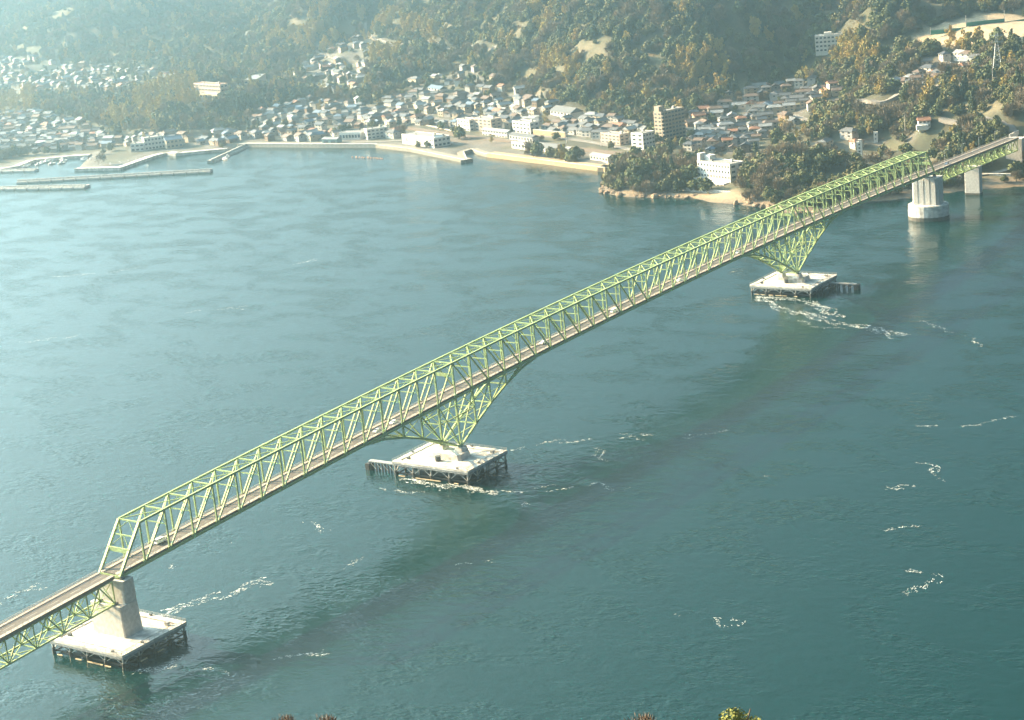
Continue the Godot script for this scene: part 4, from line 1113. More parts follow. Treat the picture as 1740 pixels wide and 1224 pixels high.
func build_buildings():
	var o: Node3D
	o = block("apartment_tower", "eight-storey tan apartment tower with balconies above the town", 978.5, -342.7, 1.281, 27.1, 9.5, 26, 4.6, M.tan_wall, {"storeys": 8, "bays": 7, "glass": 0.7, "balcony": true, "end_bays": 2})
	box(o, "stair_tower", M.tan_wall, Vector3(-10.5, 28.2, -1.0), Vector3(5.5, 5.4, 6.0))
	o = block("town_hall", "white four-storey block beside the tan apartment tower", 941.8, -348.1, 1.338, 14.3, 14, 14, 3.6, M.white_wall, {"storeys": 4, "bays": 4, "end_bays": 2})
	o = block("guest_house", "long white four-storey guest house on the beach between the two headlands", 806.7, -198.9, -0.346, 36.6, 14, 16, 3.7, M.white_wall, {"storeys": 4, "bays": 11, "end_bays": 2, "glass": 0.42})
	box(o, "stair_fin", M.white_wall, Vector3(-19.0, 9.6, 1.5), Vector3(3.0, 24.0, 6.0))
	box(o, "roof_house", M.white_wall, Vector3(-14.0, 18.0, -2.0), Vector3(7.0, 4.0, 6.0))
	box(o, "terrace", M.white_wall, Vector3(1.0, 0.6, 9.4), Vector3(30.0, 4.2, 4.8))
	for k in 7: box(o, "arch_opening", M.glass, Vector3(-11.5 + k * 4.2, 0.5, 11.85), Vector3(2.4, 2.0, 0.12))
	box(o, "pavilion", M.white_wall, Vector3(-17.5, 1.6, 9.0), Vector3(6.5, 6.4, 7.0))
	o = block("warehouse", "long white windowless warehouse on the wharf", 957.5, -596.3, -0.328, 50.7, 16, 9, 2.7, M.white_wall, {"storeys": 1, "bays": 3, "glass": 0.12})
	o = block("wharf_office", "white office beside the long wharf warehouse", 947.1, -569.8, 1.116, 17.1, 9, 8.5, 3.0, M.white_wall, {"storeys": 2, "bays": 4, "end_bays": 2})
	put(roof_mesh(4.0, 4.0, 2.0, 0.0), "roof_lantern", M.white_wall, o, Transform3D(Basis.IDENTITY, Vector3(-2.0, 8.7, 0)))
	o = block("harbour_office", "white two-storey office behind the seawall", 986.3, -677, 0.926, 20.6, 12, 9.5, 3.4, M.white_wall, {"storeys": 3, "bays": 5, "end_bays": 2})
	o = block("market_hall", "low hall with one row of dark openings behind the seawall", 980.3, -701.6, 0.167, 23.9, 12, 7, 3.0, M.white_wall, {"storeys": 1, "bays": 7, "glass": 0.7})
	o = block("harbour_store", "lower white store of the pair by the harbour quay", 910, -924.9, 0.533, 14, 14, 8, 2.6, M.white_wall, {"storeys": 2, "bays": 3})
	o = block("harbour_store", "taller white store of the pair by the harbour quay", 921, -914.9, 0.948, 20.9, 14, 12.5, 2.5, M.white_wall, {"storeys": 3, "bays": 6})
	o = block("harbour_house", "blue-roofed house next to the white harbour stores", 925.8, -892.1, 0.985, 16.2, 12, 9, 3.1, M.walls[1], {"storeys": 2, "bays": 4, "gable": 3.0, "roof": M.roofs[4]})
	o = block("school_building", "long three-storey school block on its wooded hill", 1114.2, -1014.5, -0.277, 58, 10, 13, 27.3, M.pink_wall, {"storeys": 3, "bays": 18, "end_bays": 2, "roof": M.roofs[5]})
	o = block("school_wing", "low pale wing in front of the long school block", 1083.7, -983.2, -0.299, 47.6, 7, 6, 27.4, M.walls[1], {"storeys": 1, "bays": 8})
	o = block("school_hall", "long gabled hall behind the school with a sunlit end wall", 1231.4, -1056.2, 0.543, 15.4, 55, 10, 20.1, M.walls[1], {"storeys": 2, "bays": 3, "roof": M.roofs[3]})
	o = block("hillside_block", "white four-storey block high on the wooded hill", 1252.7, -319.6, 0.405, 30.2, 12, 15.5, 42.3, M.white_wall, {"storeys": 4, "bays": 8, "end_bays": 2})
	box(o, "roof_house", M.white_wall, Vector3(-3.0, 17.0, 0), Vector3(7.0, 3.0, 5.0))
	o = block("station_house", "small white station house with a gable beside the railway", 926.5, -433.7, -0.268, 26.7, 9, 5, 2.5, M.white_wall, {"storeys": 1, "bays": 5, "gable": 3.2, "roof": M.roofs[0]})
	o = block("quay_shed", "long white shed at the end of the tan quay", 884.9, -353.8, -0.437, 27.2, 7, 4.5, 3.8, M.white_wall, {"storeys": 1, "bays": 6, "gable": 1.6, "roof": M.roofs[3]})
	o = block("quay_shed", "white shed between the tan quay and the railway", 936.7, -469.7, -0.403, 26.4, 7, 5.5, 3.5, M.white_wall, {"storeys": 1, "bays": 5})
	o = block("quay_shed", "smallest white shed beside the station house", 923.7, -414.2, -0.379, 13.3, 6, 4, 3.1, M.white_wall, {"storeys": 1, "bays": 3, "gable": 1.2, "roof": M.roofs[3]})
	o = block("town_block", "white three-storey block beside the pinkish-tan town block", 1024.7, -594.2, -0.41, 23.6, 10, 10.5, 4.5, M.white_wall, {"storeys": 3, "bays": 4, "end_bays": 2})
	o = block("town_block", "tan four-storey town block beside the white three-storey one", 1021.4, -570, -0.356, 35.3, 12, 12, 4.5, M.pink_wall, {"storeys": 4, "bays": 5, "end_bays": 2})
	o = block("shop_building", "white three-storey shop building under the villa terrace", 1013.2, -518.7, -0.4, 30.7, 10, 11, 3.7, M.white_wall, {"storeys": 3, "bays": 5, "end_bays": 2})
	o = block("villa", "large grey-roofed villa on the stone terrace", 1070.9, -510.6, -0.459, 37.9, 14, 7, 8.2, M.white_wall, {"storeys": 2, "bays": 6, "gable": 4.0, "roof": M.roofs[0], "category": "house"})
	o = block("town_block", "pinkish block by the railway before the apartment tower", 962.9, -389.6, -0.385, 27.9, 10, 8.5, 4.3, M.pink_wall, {"storeys": 3, "bays": 5, "end_bays": 2})
	o = block("boathouse", "teal boathouse standing at the seawall", 960.7, -712, 0.04, 18.1, 8, 6, 1.2, M.teal_wall, {"storeys": 1, "bays": 2, "gable": 1.4, "roof": M.roofs[3]})
	o = block("row_building", "longer white low row building along the railway", 997.1, -540, -0.359, 41.3, 7, 6, 3.2, M.white_wall, {"storeys": 2, "bays": 9, "gable": 1.6, "roof": M.roofs[3]})
	o = block("row_building", "shorter white low row building along the railway", 971.9, -492.8, -0.377, 37.5, 7, 5, 4.1, M.white_wall, {"storeys": 1, "bays": 8, "gable": 1.6, "roof": M.roofs[0]})
	o = block("blue_house", "blue-roofed house alone among the terraces", 1193.9, -757.3, -0.475, 29.4, 9, 6, 14.6, M.white_wall, {"storeys": 2, "bays": 4, "gable": 2.4, "roof": M.roofs[4], "category": "house"})
	o = block("shore_house", "white house with an orange roof above the bridge landing", 953, -99, 0.5, 9.0, 8.0, 5.6, high(953, -99), M.white_wall, {"storeys": 2, "bays": 3, "gable": 2.2, "roof": M.roofs[5], "category": "house"})
	box(o, "annexe", M.white_wall, Vector3(-2.0, 0.8, 6.0), Vector3(9.0, 3.6, 4.0))
	o = block("white_tower", "slender white tower-like building near the wooded knoll", 925, -141, 0.3, 4.2, 4.0, 11.0, high(925, -141), M.white_wall, {"storeys": 4, "bays": 1, "glass": 0.3})
	box(o, "stair_head", M.white_wall, Vector3(0, 12.0, 0), Vector3(2.4, 2.6, 2.4))
	o = block("white_kiosk", "small white pillar-like building beside the slender tower", 962, -144, 0.3, 3.0, 3.0, 6.5, high(962, -144), M.white_wall, {"storeys": 2, "bays": 1, "glass": 0.3})
	for q in [Vector2(912, -132), Vector2(925, -141), Vector2(948, -136), Vector2(940, -91)]: keep_clear(q, 11.0)

# ------------------------------------------------------------------ shore works
func quay(label: String, first: int, last: int, top: float, wide: float, m: Material, called := "quay_wall"):
	var o := thing(called, label, "quay")
	for i in range(first, last):
		var a: Vector2 = COAST[i]
		var b: Vector2 = COAST[i + 1]
		var dir := (b - a).normalized()
		var inward := Vector2(-dir.y, dir.x)
		if not inside(_land, (a.x + b.x) / 2 + inward.x * 3, (a.y + b.y) / 2 + inward.y * 3): inward = -inward
		var mid := (a + b) / 2.0 + inward * (wide / 2.0 - 1.2)
		var turn := atan2(dir.x, dir.y)
		box(o, "wall_segment", m, at(mid.x, mid.y, (top - 5.0) / 2.0), Vector3(a.distance_to(b) + 0.6, top + 5.0, wide), turn)
		var front := (a + b) / 2.0 - inward * 1.0
		box(o, "coping", M.pale_concrete, at(front.x, front.y, top + 0.16), Vector3(a.distance_to(b) + 1.2, 0.34, 0.9), turn)

var _land := PackedVector2Array()

func mole(label: String, a: Vector2, b: Vector2, wide: float, top: float, m: Material):
	var c := (a + b) / 2.0
	var turn := atan2(b.x - a.x, b.y - a.y)
	var o := thing("breakwater", label, "breakwater", at(c.x, c.y, 0), turn)
	var long := a.distance_to(b)
	var st := open()
	st_prism(st, rect(long / 2.0, wide / 2.0 + 0.8), -5.0, top, 0.985)
	put(close(st), "body", m, o)
	box(o, "wave_wall", M.pale_concrete, Vector3(0, top + 0.6, wide / 2.0 - 0.9), Vector3(long - 1.0, 1.2, 0.9))
	var n := int(long / 12.0)
	for i in n: box(o, "armour_block", M.concrete, Vector3(-long / 2.0 + (i + 0.5) * long / n, 0.6, wide / 2.0 + 1.6), Vector3(long / n * 0.86, 1.6, 1.8))

func ribbon(called: String, label: String, line: Array, wide: float, lift: float, m: Material, kind := "structure") -> MeshInstance3D:
	var c := Curve3D.new()
	for p in line: c.add_point(Vector3(p.x, p.y, 0))
	for i in range(1, line.size() - 1):
		var d: Vector2 = (line[i + 1] - line[i - 1]) / 6.0
		c.set_point_in(i, Vector3(-d.x, -d.y, 0)); c.set_point_out(i, Vector3(d.x, d.y, 0))
	c.bake_interval = 6.0
	var pts := c.get_baked_points()
	var st := open()
	var pl: Vector3
	var pr: Vector3
	for i in pts.size():
		var a := pts[maxi(i - 1, 0)]
		var b := pts[mini(i + 1, pts.size() - 1)]
		var d := Vector2(b.x - a.x, b.y - a.y).normalized()
		var nn := Vector2(-d.y, d.x) * wide / 2.0
		var hh := -1e9
		for k in [-1.0, -0.5, 0.0, 0.5, 1.0]: hh = maxf(hh, high(pts[i].x + nn.x * k, pts[i].y + nn.y * k))
		hh += lift
		var l := at(pts[i].x + nn.x, pts[i].y + nn.y, hh)
		var r := at(pts[i].x - nn.x, pts[i].y - nn.y, hh)
		if i > 0:
			quad(st, pl, l, r, pr)
			quad(st, pl + Vector3(0, -3, 0), l + Vector3(0, -3, 0), l, pl)
			quad(st, pr, r, r + Vector3(0, -3, 0), pr + Vector3(0, -3, 0))
		pl = l; pr = r
	for p in pts: keep_clear(Vector2(p.x, p.y), wide / 2.0)
	var o := put(close(st), called, m, self)
	tag(o, label, "", "", kind)
	return o

func build_shore():
	_land = PackedVector2Array(COAST)
	_land.append(Vector2(4500, 1500)); _land.append(Vector2(4500, -3200))
	quay("pale quay round the hazy fishing harbour basin", 2, 6, 2.6, 9.0, M.pale_concrete)
	quay("low quay round the sandy reclaimed tongue in the harbour", 7, 12, 2.4, 9.0, M.pale_concrete)
	quay("long pale rubble seawall in front of the harbour houses", 13, 16, 3.4, 7.0, M.stone_pale, "seawall")
	quay("wharf carrying the white warehouse, stone faced, with a rounded end", 16, 18, 2.9, 8.0, M.stone)
	quay("quay at the mouth of the small inlet beside the wharf", 18, 22, 2.8, 6.0, M.stone)
	quay("long sunlit tan stone quay in front of the railway", 22, 24, 3.6, 9.0, M.stone_tan)
	mole("detached concrete breakwater standing farthest out before the harbour", Vector2(724, -925), Vector2(743.5, -821), 6.5, 2.3, M.pale_concrete)
	mole("detached breakwater lying out beyond the frame of the harbour", Vector2(690, -1120), Vector2(716, -975), 6.5, 2.3, M.pale_concrete)
	mole("long thin breakwater sheltering the harbour basin", Vector2(755, -931), Vector2(826, -743), 4.5, 2.0, M.concrete)
	mole("slanting stone mole joined to the seawall", Vector2(866.5, -785.5), Vector2(948, -816.5), 5.0, 2.2, M.stone_pale)
	mole("short inner jetty beside the harbour quay", Vector2(793, -1062), Vector2(812, -968), 4.0, 1.8, M.concrete)
	for k in ROADS: ribbon("road", "pale road " + {"hill_road": "curving up the wooded spur", "coast_lane": "behind the seawall", "valley_road": "winding up the valley hamlet", "upper_lane": "crossing the hazy valley", "town_road": "running through the quay town", "bypass": "behind the wooded knoll", "shore_road": "along the shore by the bridge landing", "bridge_road": "leading off the bridge", "lane": "beside the inlet town"}[k], ROADS[k], 4.2 if k in ["upper_lane", "hill_road", "valley_road"] else 6.5, 0.25, M.road)
	var t := ribbon("railway", "two-track railway on brown ballast behind the quay", RAILWAY, 9.5, 0.5, M.ballast)
	for off in [-2.9, -1.6, 1.6, 2.9]:
		var shifted := []
		for p in RAILWAY: shifted.append(p + Vector2(off * 0.93, off * 0.36))
		ribbon("rail", "steel rail", shifted, 0.25, 0.72, M.rail_steel)
	# retaining walls
	for q in [["stone retaining wall under the villa terrace", Vector2(1003, -503), Vector2(988, -458), 9.0, M.stone_tan], ["tan retaining wall beside the town road", Vector2(1060, -690), Vector2(1010, -600), 6.0, M.stone_tan], ["pale retaining wall along the shore road", Vector2(848, -35), Vector2(862, 60), 4.6, M.pale_concrete], ["sea wall at the back of the beach under the white guest house", Vector2(783, -222), Vector2(771, -172), 4.5, M.concrete]]:
		var a: Vector2 = q[1]
		var b: Vector2 = q[2]
		var c := (a + b) / 2.0
		var o := thing("retaining_wall", q[0], "wall", at(c.x, c.y, 0), atan2(b.x - a.x, b.y - a.y))
		box(o, "wall", q[4], Vector3(0, q[3] / 2.0, 0), Vector3(a.distance_to(b), q[3], 1.6))
		box(o, "coping", M.pale_concrete, Vector3(0, q[3] + 0.15, 0), Vector3(a.distance_to(b) + 0.3, 0.3, 1.9))
	# shore rocks
	for i in range(24, 34):
		var a: Vector2 = COAST[i]
		var b: Vector2 = COAST[i + 1]
		if i == 29 or i == 30: continue
		for k in int(a.distance_to(b) / 4.0):
			var p := a.lerp(b, rng.randf()) + Vector2(rng.randf_range(0, 6), rng.randf_range(-2, 2))
			var o := put(rocks[rng.randi() % 3], "shore_rock", M.rock, self, Transform3D(Basis(Vector3.UP, rng.randf() * TAU) * Basis.from_scale(Vector3(rng.randf_range(1.2, 3.4), rng.randf_range(0.9, 2.4), rng.randf_range(1.2, 3.0))), at(p.x, p.y, 0.5)))
			tag(o, ["low flat", "squat", "upright"][mini(2, int(o.transform.basis.y.length() * 2.0 / 1.8) - 1)] + " tan rock at the foot of " + ("the rocky knob beside the quay" if i < 29 else "the headland beside the bridge"), "rock", "shore rocks below the headlands")

var rocks := []

func make_rocks():
	for v in 3:
		var sp := SphereMesh.new()
		sp.radial_segments = 9; sp.rings = 5; sp.radius = 1.0; sp.height = 2.0
		var arr := sp.get_mesh_arrays()
		var vs: PackedVector3Array = arr[Mesh.ARRAY_VERTEX]
		var ids: PackedInt32Array = arr[Mesh.ARRAY_INDEX]
		var st := open()
		for k in ids:
			var p := vs[k]
			st.add_vertex(p * (1.0 + 0.9 * noise.get_noise_3d(p.x * 40.0 + v * 90.0, p.y * 40.0, p.z * 40.0)))
		rocks.append(close(st))

# ------------------------------------------------------------------ small things
func hull_mesh() -> ArrayMesh:
	var st := open()
	var deck := [Vector3(-4.2, 1.0, -1.0), Vector3(1.5, 1.05, -1.15), Vector3(4.4, 1.5, 0), Vector3(1.5, 1.05, 1.15), Vector3(-4.2, 1.0, 1.0)]
	var keel := [Vector3(-3.9, -0.3, -0.7), Vector3(1.2, -0.3, -0.7), Vector3(3.4, -0.2, 0), Vector3(1.2, -0.3, 0.7), Vector3(-3.9, -0.3, 0.7)]
	for i in 5:
		var j := (i + 1) % 5
		quad(st, keel[i], keel[j], deck[j], deck[i])
	for i in range(1, 4): tri(st, deck[0], deck[i], deck[i + 1])
	return close(st)

func build_boats():
	var hull := hull_mesh()
	var n := 0
	for q in [[838, -905, 0.4], [846, -900, 0.5], [854, -895, 0.45], [861, -890, 0.5], [868, -886, 0.45], [876, -883, 0.5], [840, -893, 0.6], [848, -887, 0.55], [842, -1000, 1.3], [850, -1004, 1.25], [858, -1006, 1.3], [846, -985, 1.2], [862, -985, 1.35], [873, -955, 0.2], [868, -962, 0.15], [862, -945, 0.3], [835, -1010, 1.2], [828, -1004, 1.3], [866, -1003, 1.2], [870, -995, 1.3], [850, -975, 1.1], [874, -968, 0.3], [880, -780, -0.5], [886, -783, -0.5], [896, -790, -0.45]]:
		var place: String = "beside the sandy tongue" if n < 8 else "in the inner harbour basin" if n < 22 else "at the slanting mole"
		var o := thing("fishing_boat", "small white fishing boat moored " + place, "boat", at(q[0], q[1], 0.1), q[2], "boats moored " + place)
		put(hull, "hull", M.boat, o)
		box(o, "cabin", M.boat, Vector3(-0.9, 1.7, 0), Vector3(1.9, 1.4, 1.4))
		box(o, "cabin_window", M.glass, Vector3(0.08, 1.95, 0), Vector3(0.08, 0.5, 1.1))
		box(o, "mast", M.rail, Vector3(-2.4, 2.6, 0), Vector3(0.12, 3.4, 0.12))
		n += 1
	var ball := SphereMesh.new()
	ball.radius = 0.8; ball.height = 1.6; ball.radial_segments = 12; ball.rings = 6
	for i in 14:
		var o := thing("float_buoy", "pale orange float in the row on the water off the seawall", "buoy", at(905.0 - i * 0.4 + rng.randf_range(-2, 2), -640.0 + i * 3.1, 0.2), 0.0, "row of floats off the seawall")
		put(ball, "float", M.buoy, o)
		box(o, "top_ring", M.dark_steel, Vector3(0, 0.85, 0), Vector3(0.3, 0.3, 0.3))

func build_poles():
	for q in [[1003, -62, 24], [960, -118, 18], [985, -170, 14], [940, -300, 12], [962, -440, 11], [948, -395, 11], [1005, -555, 11], [1040, -640, 11], [1010, -240, 12], [1045, -270, 12], [1085, -320, 12], [955, -480, 10], [935, -355, 10], [985, -600, 10], [1120, -500, 12], [1100, -420, 12], [1090, -200, 14], [1120, -150, 14]]:
		if not is_free(q[0], q[1], 0.5): continue
		var o := thing("utility_pole", "tall pale utility pole with crossarms rising over the roofs", "pole", at(q[0], q[1], high(q[0], q[1]) - 0.4), rng.randf(), "utility poles in the town")
		var c := CylinderMesh.new()
		c.top_radius = 0.16; c.bottom_radius = 0.24; c.height = q[2]; c.radial_segments = 8
		put(c, "post", M.pale_concrete, o, Transform3D(Basis.IDENTITY, Vector3(0, q[2] / 2.0, 0)))
		for y in [0.5, 1.5]: box(o, "crossarm", M.rail, Vector3(0, q[2] - y, 0.2), Vector3(2.2, 0.16, 0.16))
	for s in [735.0, 765.0, 795.0, 825.0, 855.0]:
		var o := thing("street_lamp", "slim grey lamp standing on the landward approach deck", "lamp", at(s, -4.2, deck_level(s)), 0.0, "lamps along the landward approach")
		beam(o, "post", M.rail, Vector3(0, 0, 0), Vector3(0, 8.0, 0), 0.18, 0.18)
		beam(o, "arm", M.rail, Vector3(0, 7.9, 0), Vector3(1.8, 8.2, 0), 0.14, 0.14)
		box(o, "lamp_head", M.steel_white, Vector3(2.1, 8.2, 0), Vector3(0.8, 0.2, 0.35))
	# lattice pylon
	var o := thing("power_pylon", "grey lattice power pylon standing above the knoll", "pylon", at(1068, -83, high(1068, -83) - 0.5), 0.4)
	var wide := func(y: float) -> float: return lerpf(4.2, 1.0, minf(y / 28.0, 1.0))
	for i in 9:
		var y0 := i * 4.0
		var y1 := y0 + 4.0
		var a: float = wide.call(y0)
		var c: float = wide.call(y1)
		for k in 4:
			var e := Vector3([-1, 1, 1, -1][k], 0, [-1, -1, 1, 1][k])
			var f := Vector3([1, 1, -1, -1][k], 0, [-1, 1, 1, -1][k])
			beam(o, "leg", M.pylon, e * a + Vector3(0, y0, 0), e * c + Vector3(0, y1, 0), 0.36, 0.36)
			beam(o, "lattice", M.pylon, e * a + Vector3(0, y0, 0), f * c + Vector3(0, y1, 0), 0.16, 0.16)
			beam(o, "lattice", M.pylon, f * a + Vector3(0, y0, 0), e * c + Vector3(0, y1, 0), 0.16, 0.16)
	for y in [24.0, 29.0, 34.0]: beam(o, "crossarm", M.pylon, Vector3(-5.0, y, 0), Vector3(5.0, y, 0), 0.35, 0.35)

func build_pitch():
	var o := thing("net_fence", "tall green net fence on poles beside the sandy sports ground", "fence", at(1180, -180, 0))
	var pts := [Vector2(1222, -205), Vector2(1240, -178), Vector2(1262, -150), Vector2(1290, -130)]
	for i in 3:
		var a: Vector2 = pts[i]
		var b: Vector2 = pts[i + 1]
		var ha := high(a.x, a.y)
		var hb := high(b.x, b.y)
		var c := (a + b) / 2.0
		box(o, "net_panel", M.net, at(c.x, c.y, (ha + hb) / 2.0 + 2.0) - o.position, Vector3(a.distance_to(b), 4.0, 0.2), atan2(b.x - a.x, b.y - a.y))
	for p in pts: beam(o, "post", M.steel_white, at(p.x, p.y, high(p.x, p.y)) - o.position, at(p.x, p.y, high(p.x, p.y) + 11.0) - o.position, 0.4, 0.4)

# ------------------------------------------------------------------ the near hill under the camera
func near_height(d: float, ang: float) -> float:
	return 250.0 - 0.50 * d - 0.00006 * d * d + 6.0 * noise.get_noise_2d(cos(ang) * d * 1.2, sin(ang) * d * 1.2 + 300.0) * clampf(d / 60.0, 0.0, 1.0)

func build_near_hill():
	var st := SurfaceTool.new()
	st.begin(Mesh.PRIMITIVE_TRIANGLES)
	st.set_smooth_group(0)
	var na := 72
	var nd := 44
	for i in nd + 1:
		for j in na + 1:
			var d := 490.0 * i / nd
			var a := TAU * (j % na) / na
			st.set_color(Color(0.06, 0.065, 0.03) * (1.0 + 0.4 * noise.get_noise_2d(d * 9.0, a * 60.0)))
			st.add_vertex(Vector3(EYE.x + cos(a) * d, near_height(d, a), EYE.z + sin(a) * d))
	for i in nd:
		for j in na:
			var k := i * (na + 1) + j
			for v in [k, k + 1, k + na + 1, k + 1, k + na + 2, k + na + 1]: st.add_index(v)
	st.generate_normals()
	var o := put(st.commit(), "hill", M.land, self)
	tag(o, "wooded island hill from which the strait is seen", "", "", "structure")
	var fine := crown_mesh("broadleaf", 501, 5200, 0.06)
	var twiggy := crown_mesh("bare", 502, 2600, 0.10)
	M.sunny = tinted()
	M.sunny.albedo_color = srgb(0.13, 0.14, 0.022)  # the tree's own yellow-green leaf colour
	M.dry = tinted()
	M.dry.albedo_color = srgb(0.13, 0.085, 0.055)
	for q in [["yellow-green treetop of the hill in front, just showing over the water", fine, M.sunny, Vector3(427.6, 196.75, 306.9), 2.6], ["dry brown bush top of the hill in front beside the yellow-green treetop", twiggy, M.dry, Vector3(418.8, 194.75, 306.5), 2.2], ["low brown thicket tops of the hill in front, apart from the green treetop", twiggy, M.dry, Vector3(386.3, 188.4, 306.9), 2.6], ["small brown bush of the hill in front at the thicket's end", twiggy, M.dry, Vector3(377.0, 184.4, 302.1), 2.0]]:
		var p: Vector3 = q[3]
		var size: float = q[4]
		var foot := near_height(Vector2(p.x - EYE.x, p.z - EYE.z).length(), atan2(p.z - EYE.z, p.x - EYE.x))
		var t := thing("hilltop_tree", q[0], "tree", Vector3(p.x, foot - 0.2, p.z), 0.0, "treetops of the near hill")
		var top_unit := 1.80 if q[1] == fine else 1.95
		put(q[1], "crown", q[2], t, Transform3D(Basis.from_scale(Vector3.ONE * size), Vector3(0, p.y - foot + 0.2 - top_unit * size, 0)))
		put(trunks[0], "trunk", M.bark, t, Transform3D(Basis.from_scale(Vector3(size, maxf(2.0, (p.y - foot) * 0.72), size)), Vector3(0, 0.6, 0)))
	var mm := MultiMesh.new()
	mm.transform_format = MultiMesh.TRANSFORM_3D
	mm.mesh = crowns["broadleaf"][0]
	var put_ := []
	for k in 7500:
		var d := sqrt(rng.randf()) * 440.0
		var a := rng.randf() * TAU
		if d < 14.0: continue
		var r := minf(rng.randf_range(2.2, 3.6), 0.7 + d * 0.012)
		put_.append(Transform3D(Basis(Vector3.UP, rng.randf() * TAU) * Basis.from_scale(Vector3(r, r * 0.9, r)), Vector3(EYE.x + cos(a) * d, near_height(d, a) - 0.45 * r, EYE.z + sin(a) * d)))
	mm.instance_count = put_.size()
	for i in put_.size(): mm.set_instance_transform(i, put_[i])
	var w := MultiMeshInstance3D.new()
	w.name = "hill_undergrowth"
	w.multimesh = mm
	w.material_override = M.broadleaf0
	add_child(w)
	tag(w, "low evergreen wood covering the island hill in front", "undergrowth", "", "stuff")

# ------------------------------------------------------------------ light and materials
const SUN_AZIMUTH := -98.0      # degrees from the bridge's axis
const SUN_HEIGHT := 23.0

func sun_direction() -> Vector3:
	var az := deg_to_rad(SUN_AZIMUTH)
	var el := deg_to_rad(SUN_HEIGHT)
	return at(cos(az) * cos(el), sin(az) * cos(el), sin(el))

# clear winter sky full of haze: blue overhead, paler to the horizon, with the broad white glow that haze spreads round the sun
func hazy_sky(sun: Vector3) -> ImageTexture:
	var wide := 256
	var tall := 128
	var im := Image.create_empty(wide, tall, false, Image.FORMAT_RGBF)
	for y in tall:
		var down := PI * (y + 0.5) / tall
		for x in wide:
			var a := TAU * (x + 0.5) / wide
			var d := Vector3(sin(a) * sin(down), cos(down), -cos(a) * sin(down))
			var low := pow(1.0 - clampf(d.y, 0.0, 1.0), 3.0)
			var angle := rad_to_deg(acos(clampf(d.dot(sun), -1.0, 1.0)))
			var glow := 11.8 * exp(-angle / 13.8) * (0.75 + 0.25 * low)
			var c := Color(0.022, 0.052, 0.085).lerp(Color(0.050, 0.076, 0.092), low)
			im.set_pixel(x, y, Color(c.r + glow * 0.77, c.g + glow * 0.98, c.b + glow * 1.00))
	return ImageTexture.create_from_image(im)

func build_light():
	var cam := Camera3D.new()
	cam.name = "camera"
	cam.fov = 21.65
	cam.far = 20000.0
	cam.near = 1.0
	add_child(cam)
	cam.transform = Transform3D(Basis(Vector3(0.81657, -0.0971, -0.56902), Vector3(-0.07245, 0.96072, -0.26791), Vector3(0.57268, 0.25999, 0.77746)), EYE)
	cam.current = true
	var sky := Sky.new()
	var air := PanoramaSkyMaterial.new()
	air.panorama = hazy_sky(sun_direction())
	air.energy_multiplier = 1.0
	sky.sky_material = air
	var e := Environment.new()
	e.background_mode = Environment.BG_SKY
	e.sky = sky
	e.tonemap_mode = Environment.TONE_MAPPER_LINEAR
	e.tonemap_exposure = 5.5
	e.volumetric_fog_enabled = true
	e.volumetric_fog_density = 0.0002
	e.volumetric_fog_albedo = Color(0.76, 0.93, 1.0)
	e.volumetric_fog_anisotropy = 0.85
	e.sdfgi_enabled = true
	e.ssao_enabled = true
	e.ssil_enabled = true
	var we := WorldEnvironment.new()
	we.name = "environment"
	we.environment = e
	add_child(we)
	var sun := DirectionalLight3D.new()
	sun.name = "sun"
	sun.light_energy = 1.6
	sun.light_color = Color(1.0, 0.85, 0.62)
	sun.light_angular_distance = 0.9
	sun.shadow_enabled = true
	add_child(sun)
	sun.look_at_from_position(sun_direction() * 1000.0, Vector3.ZERO)

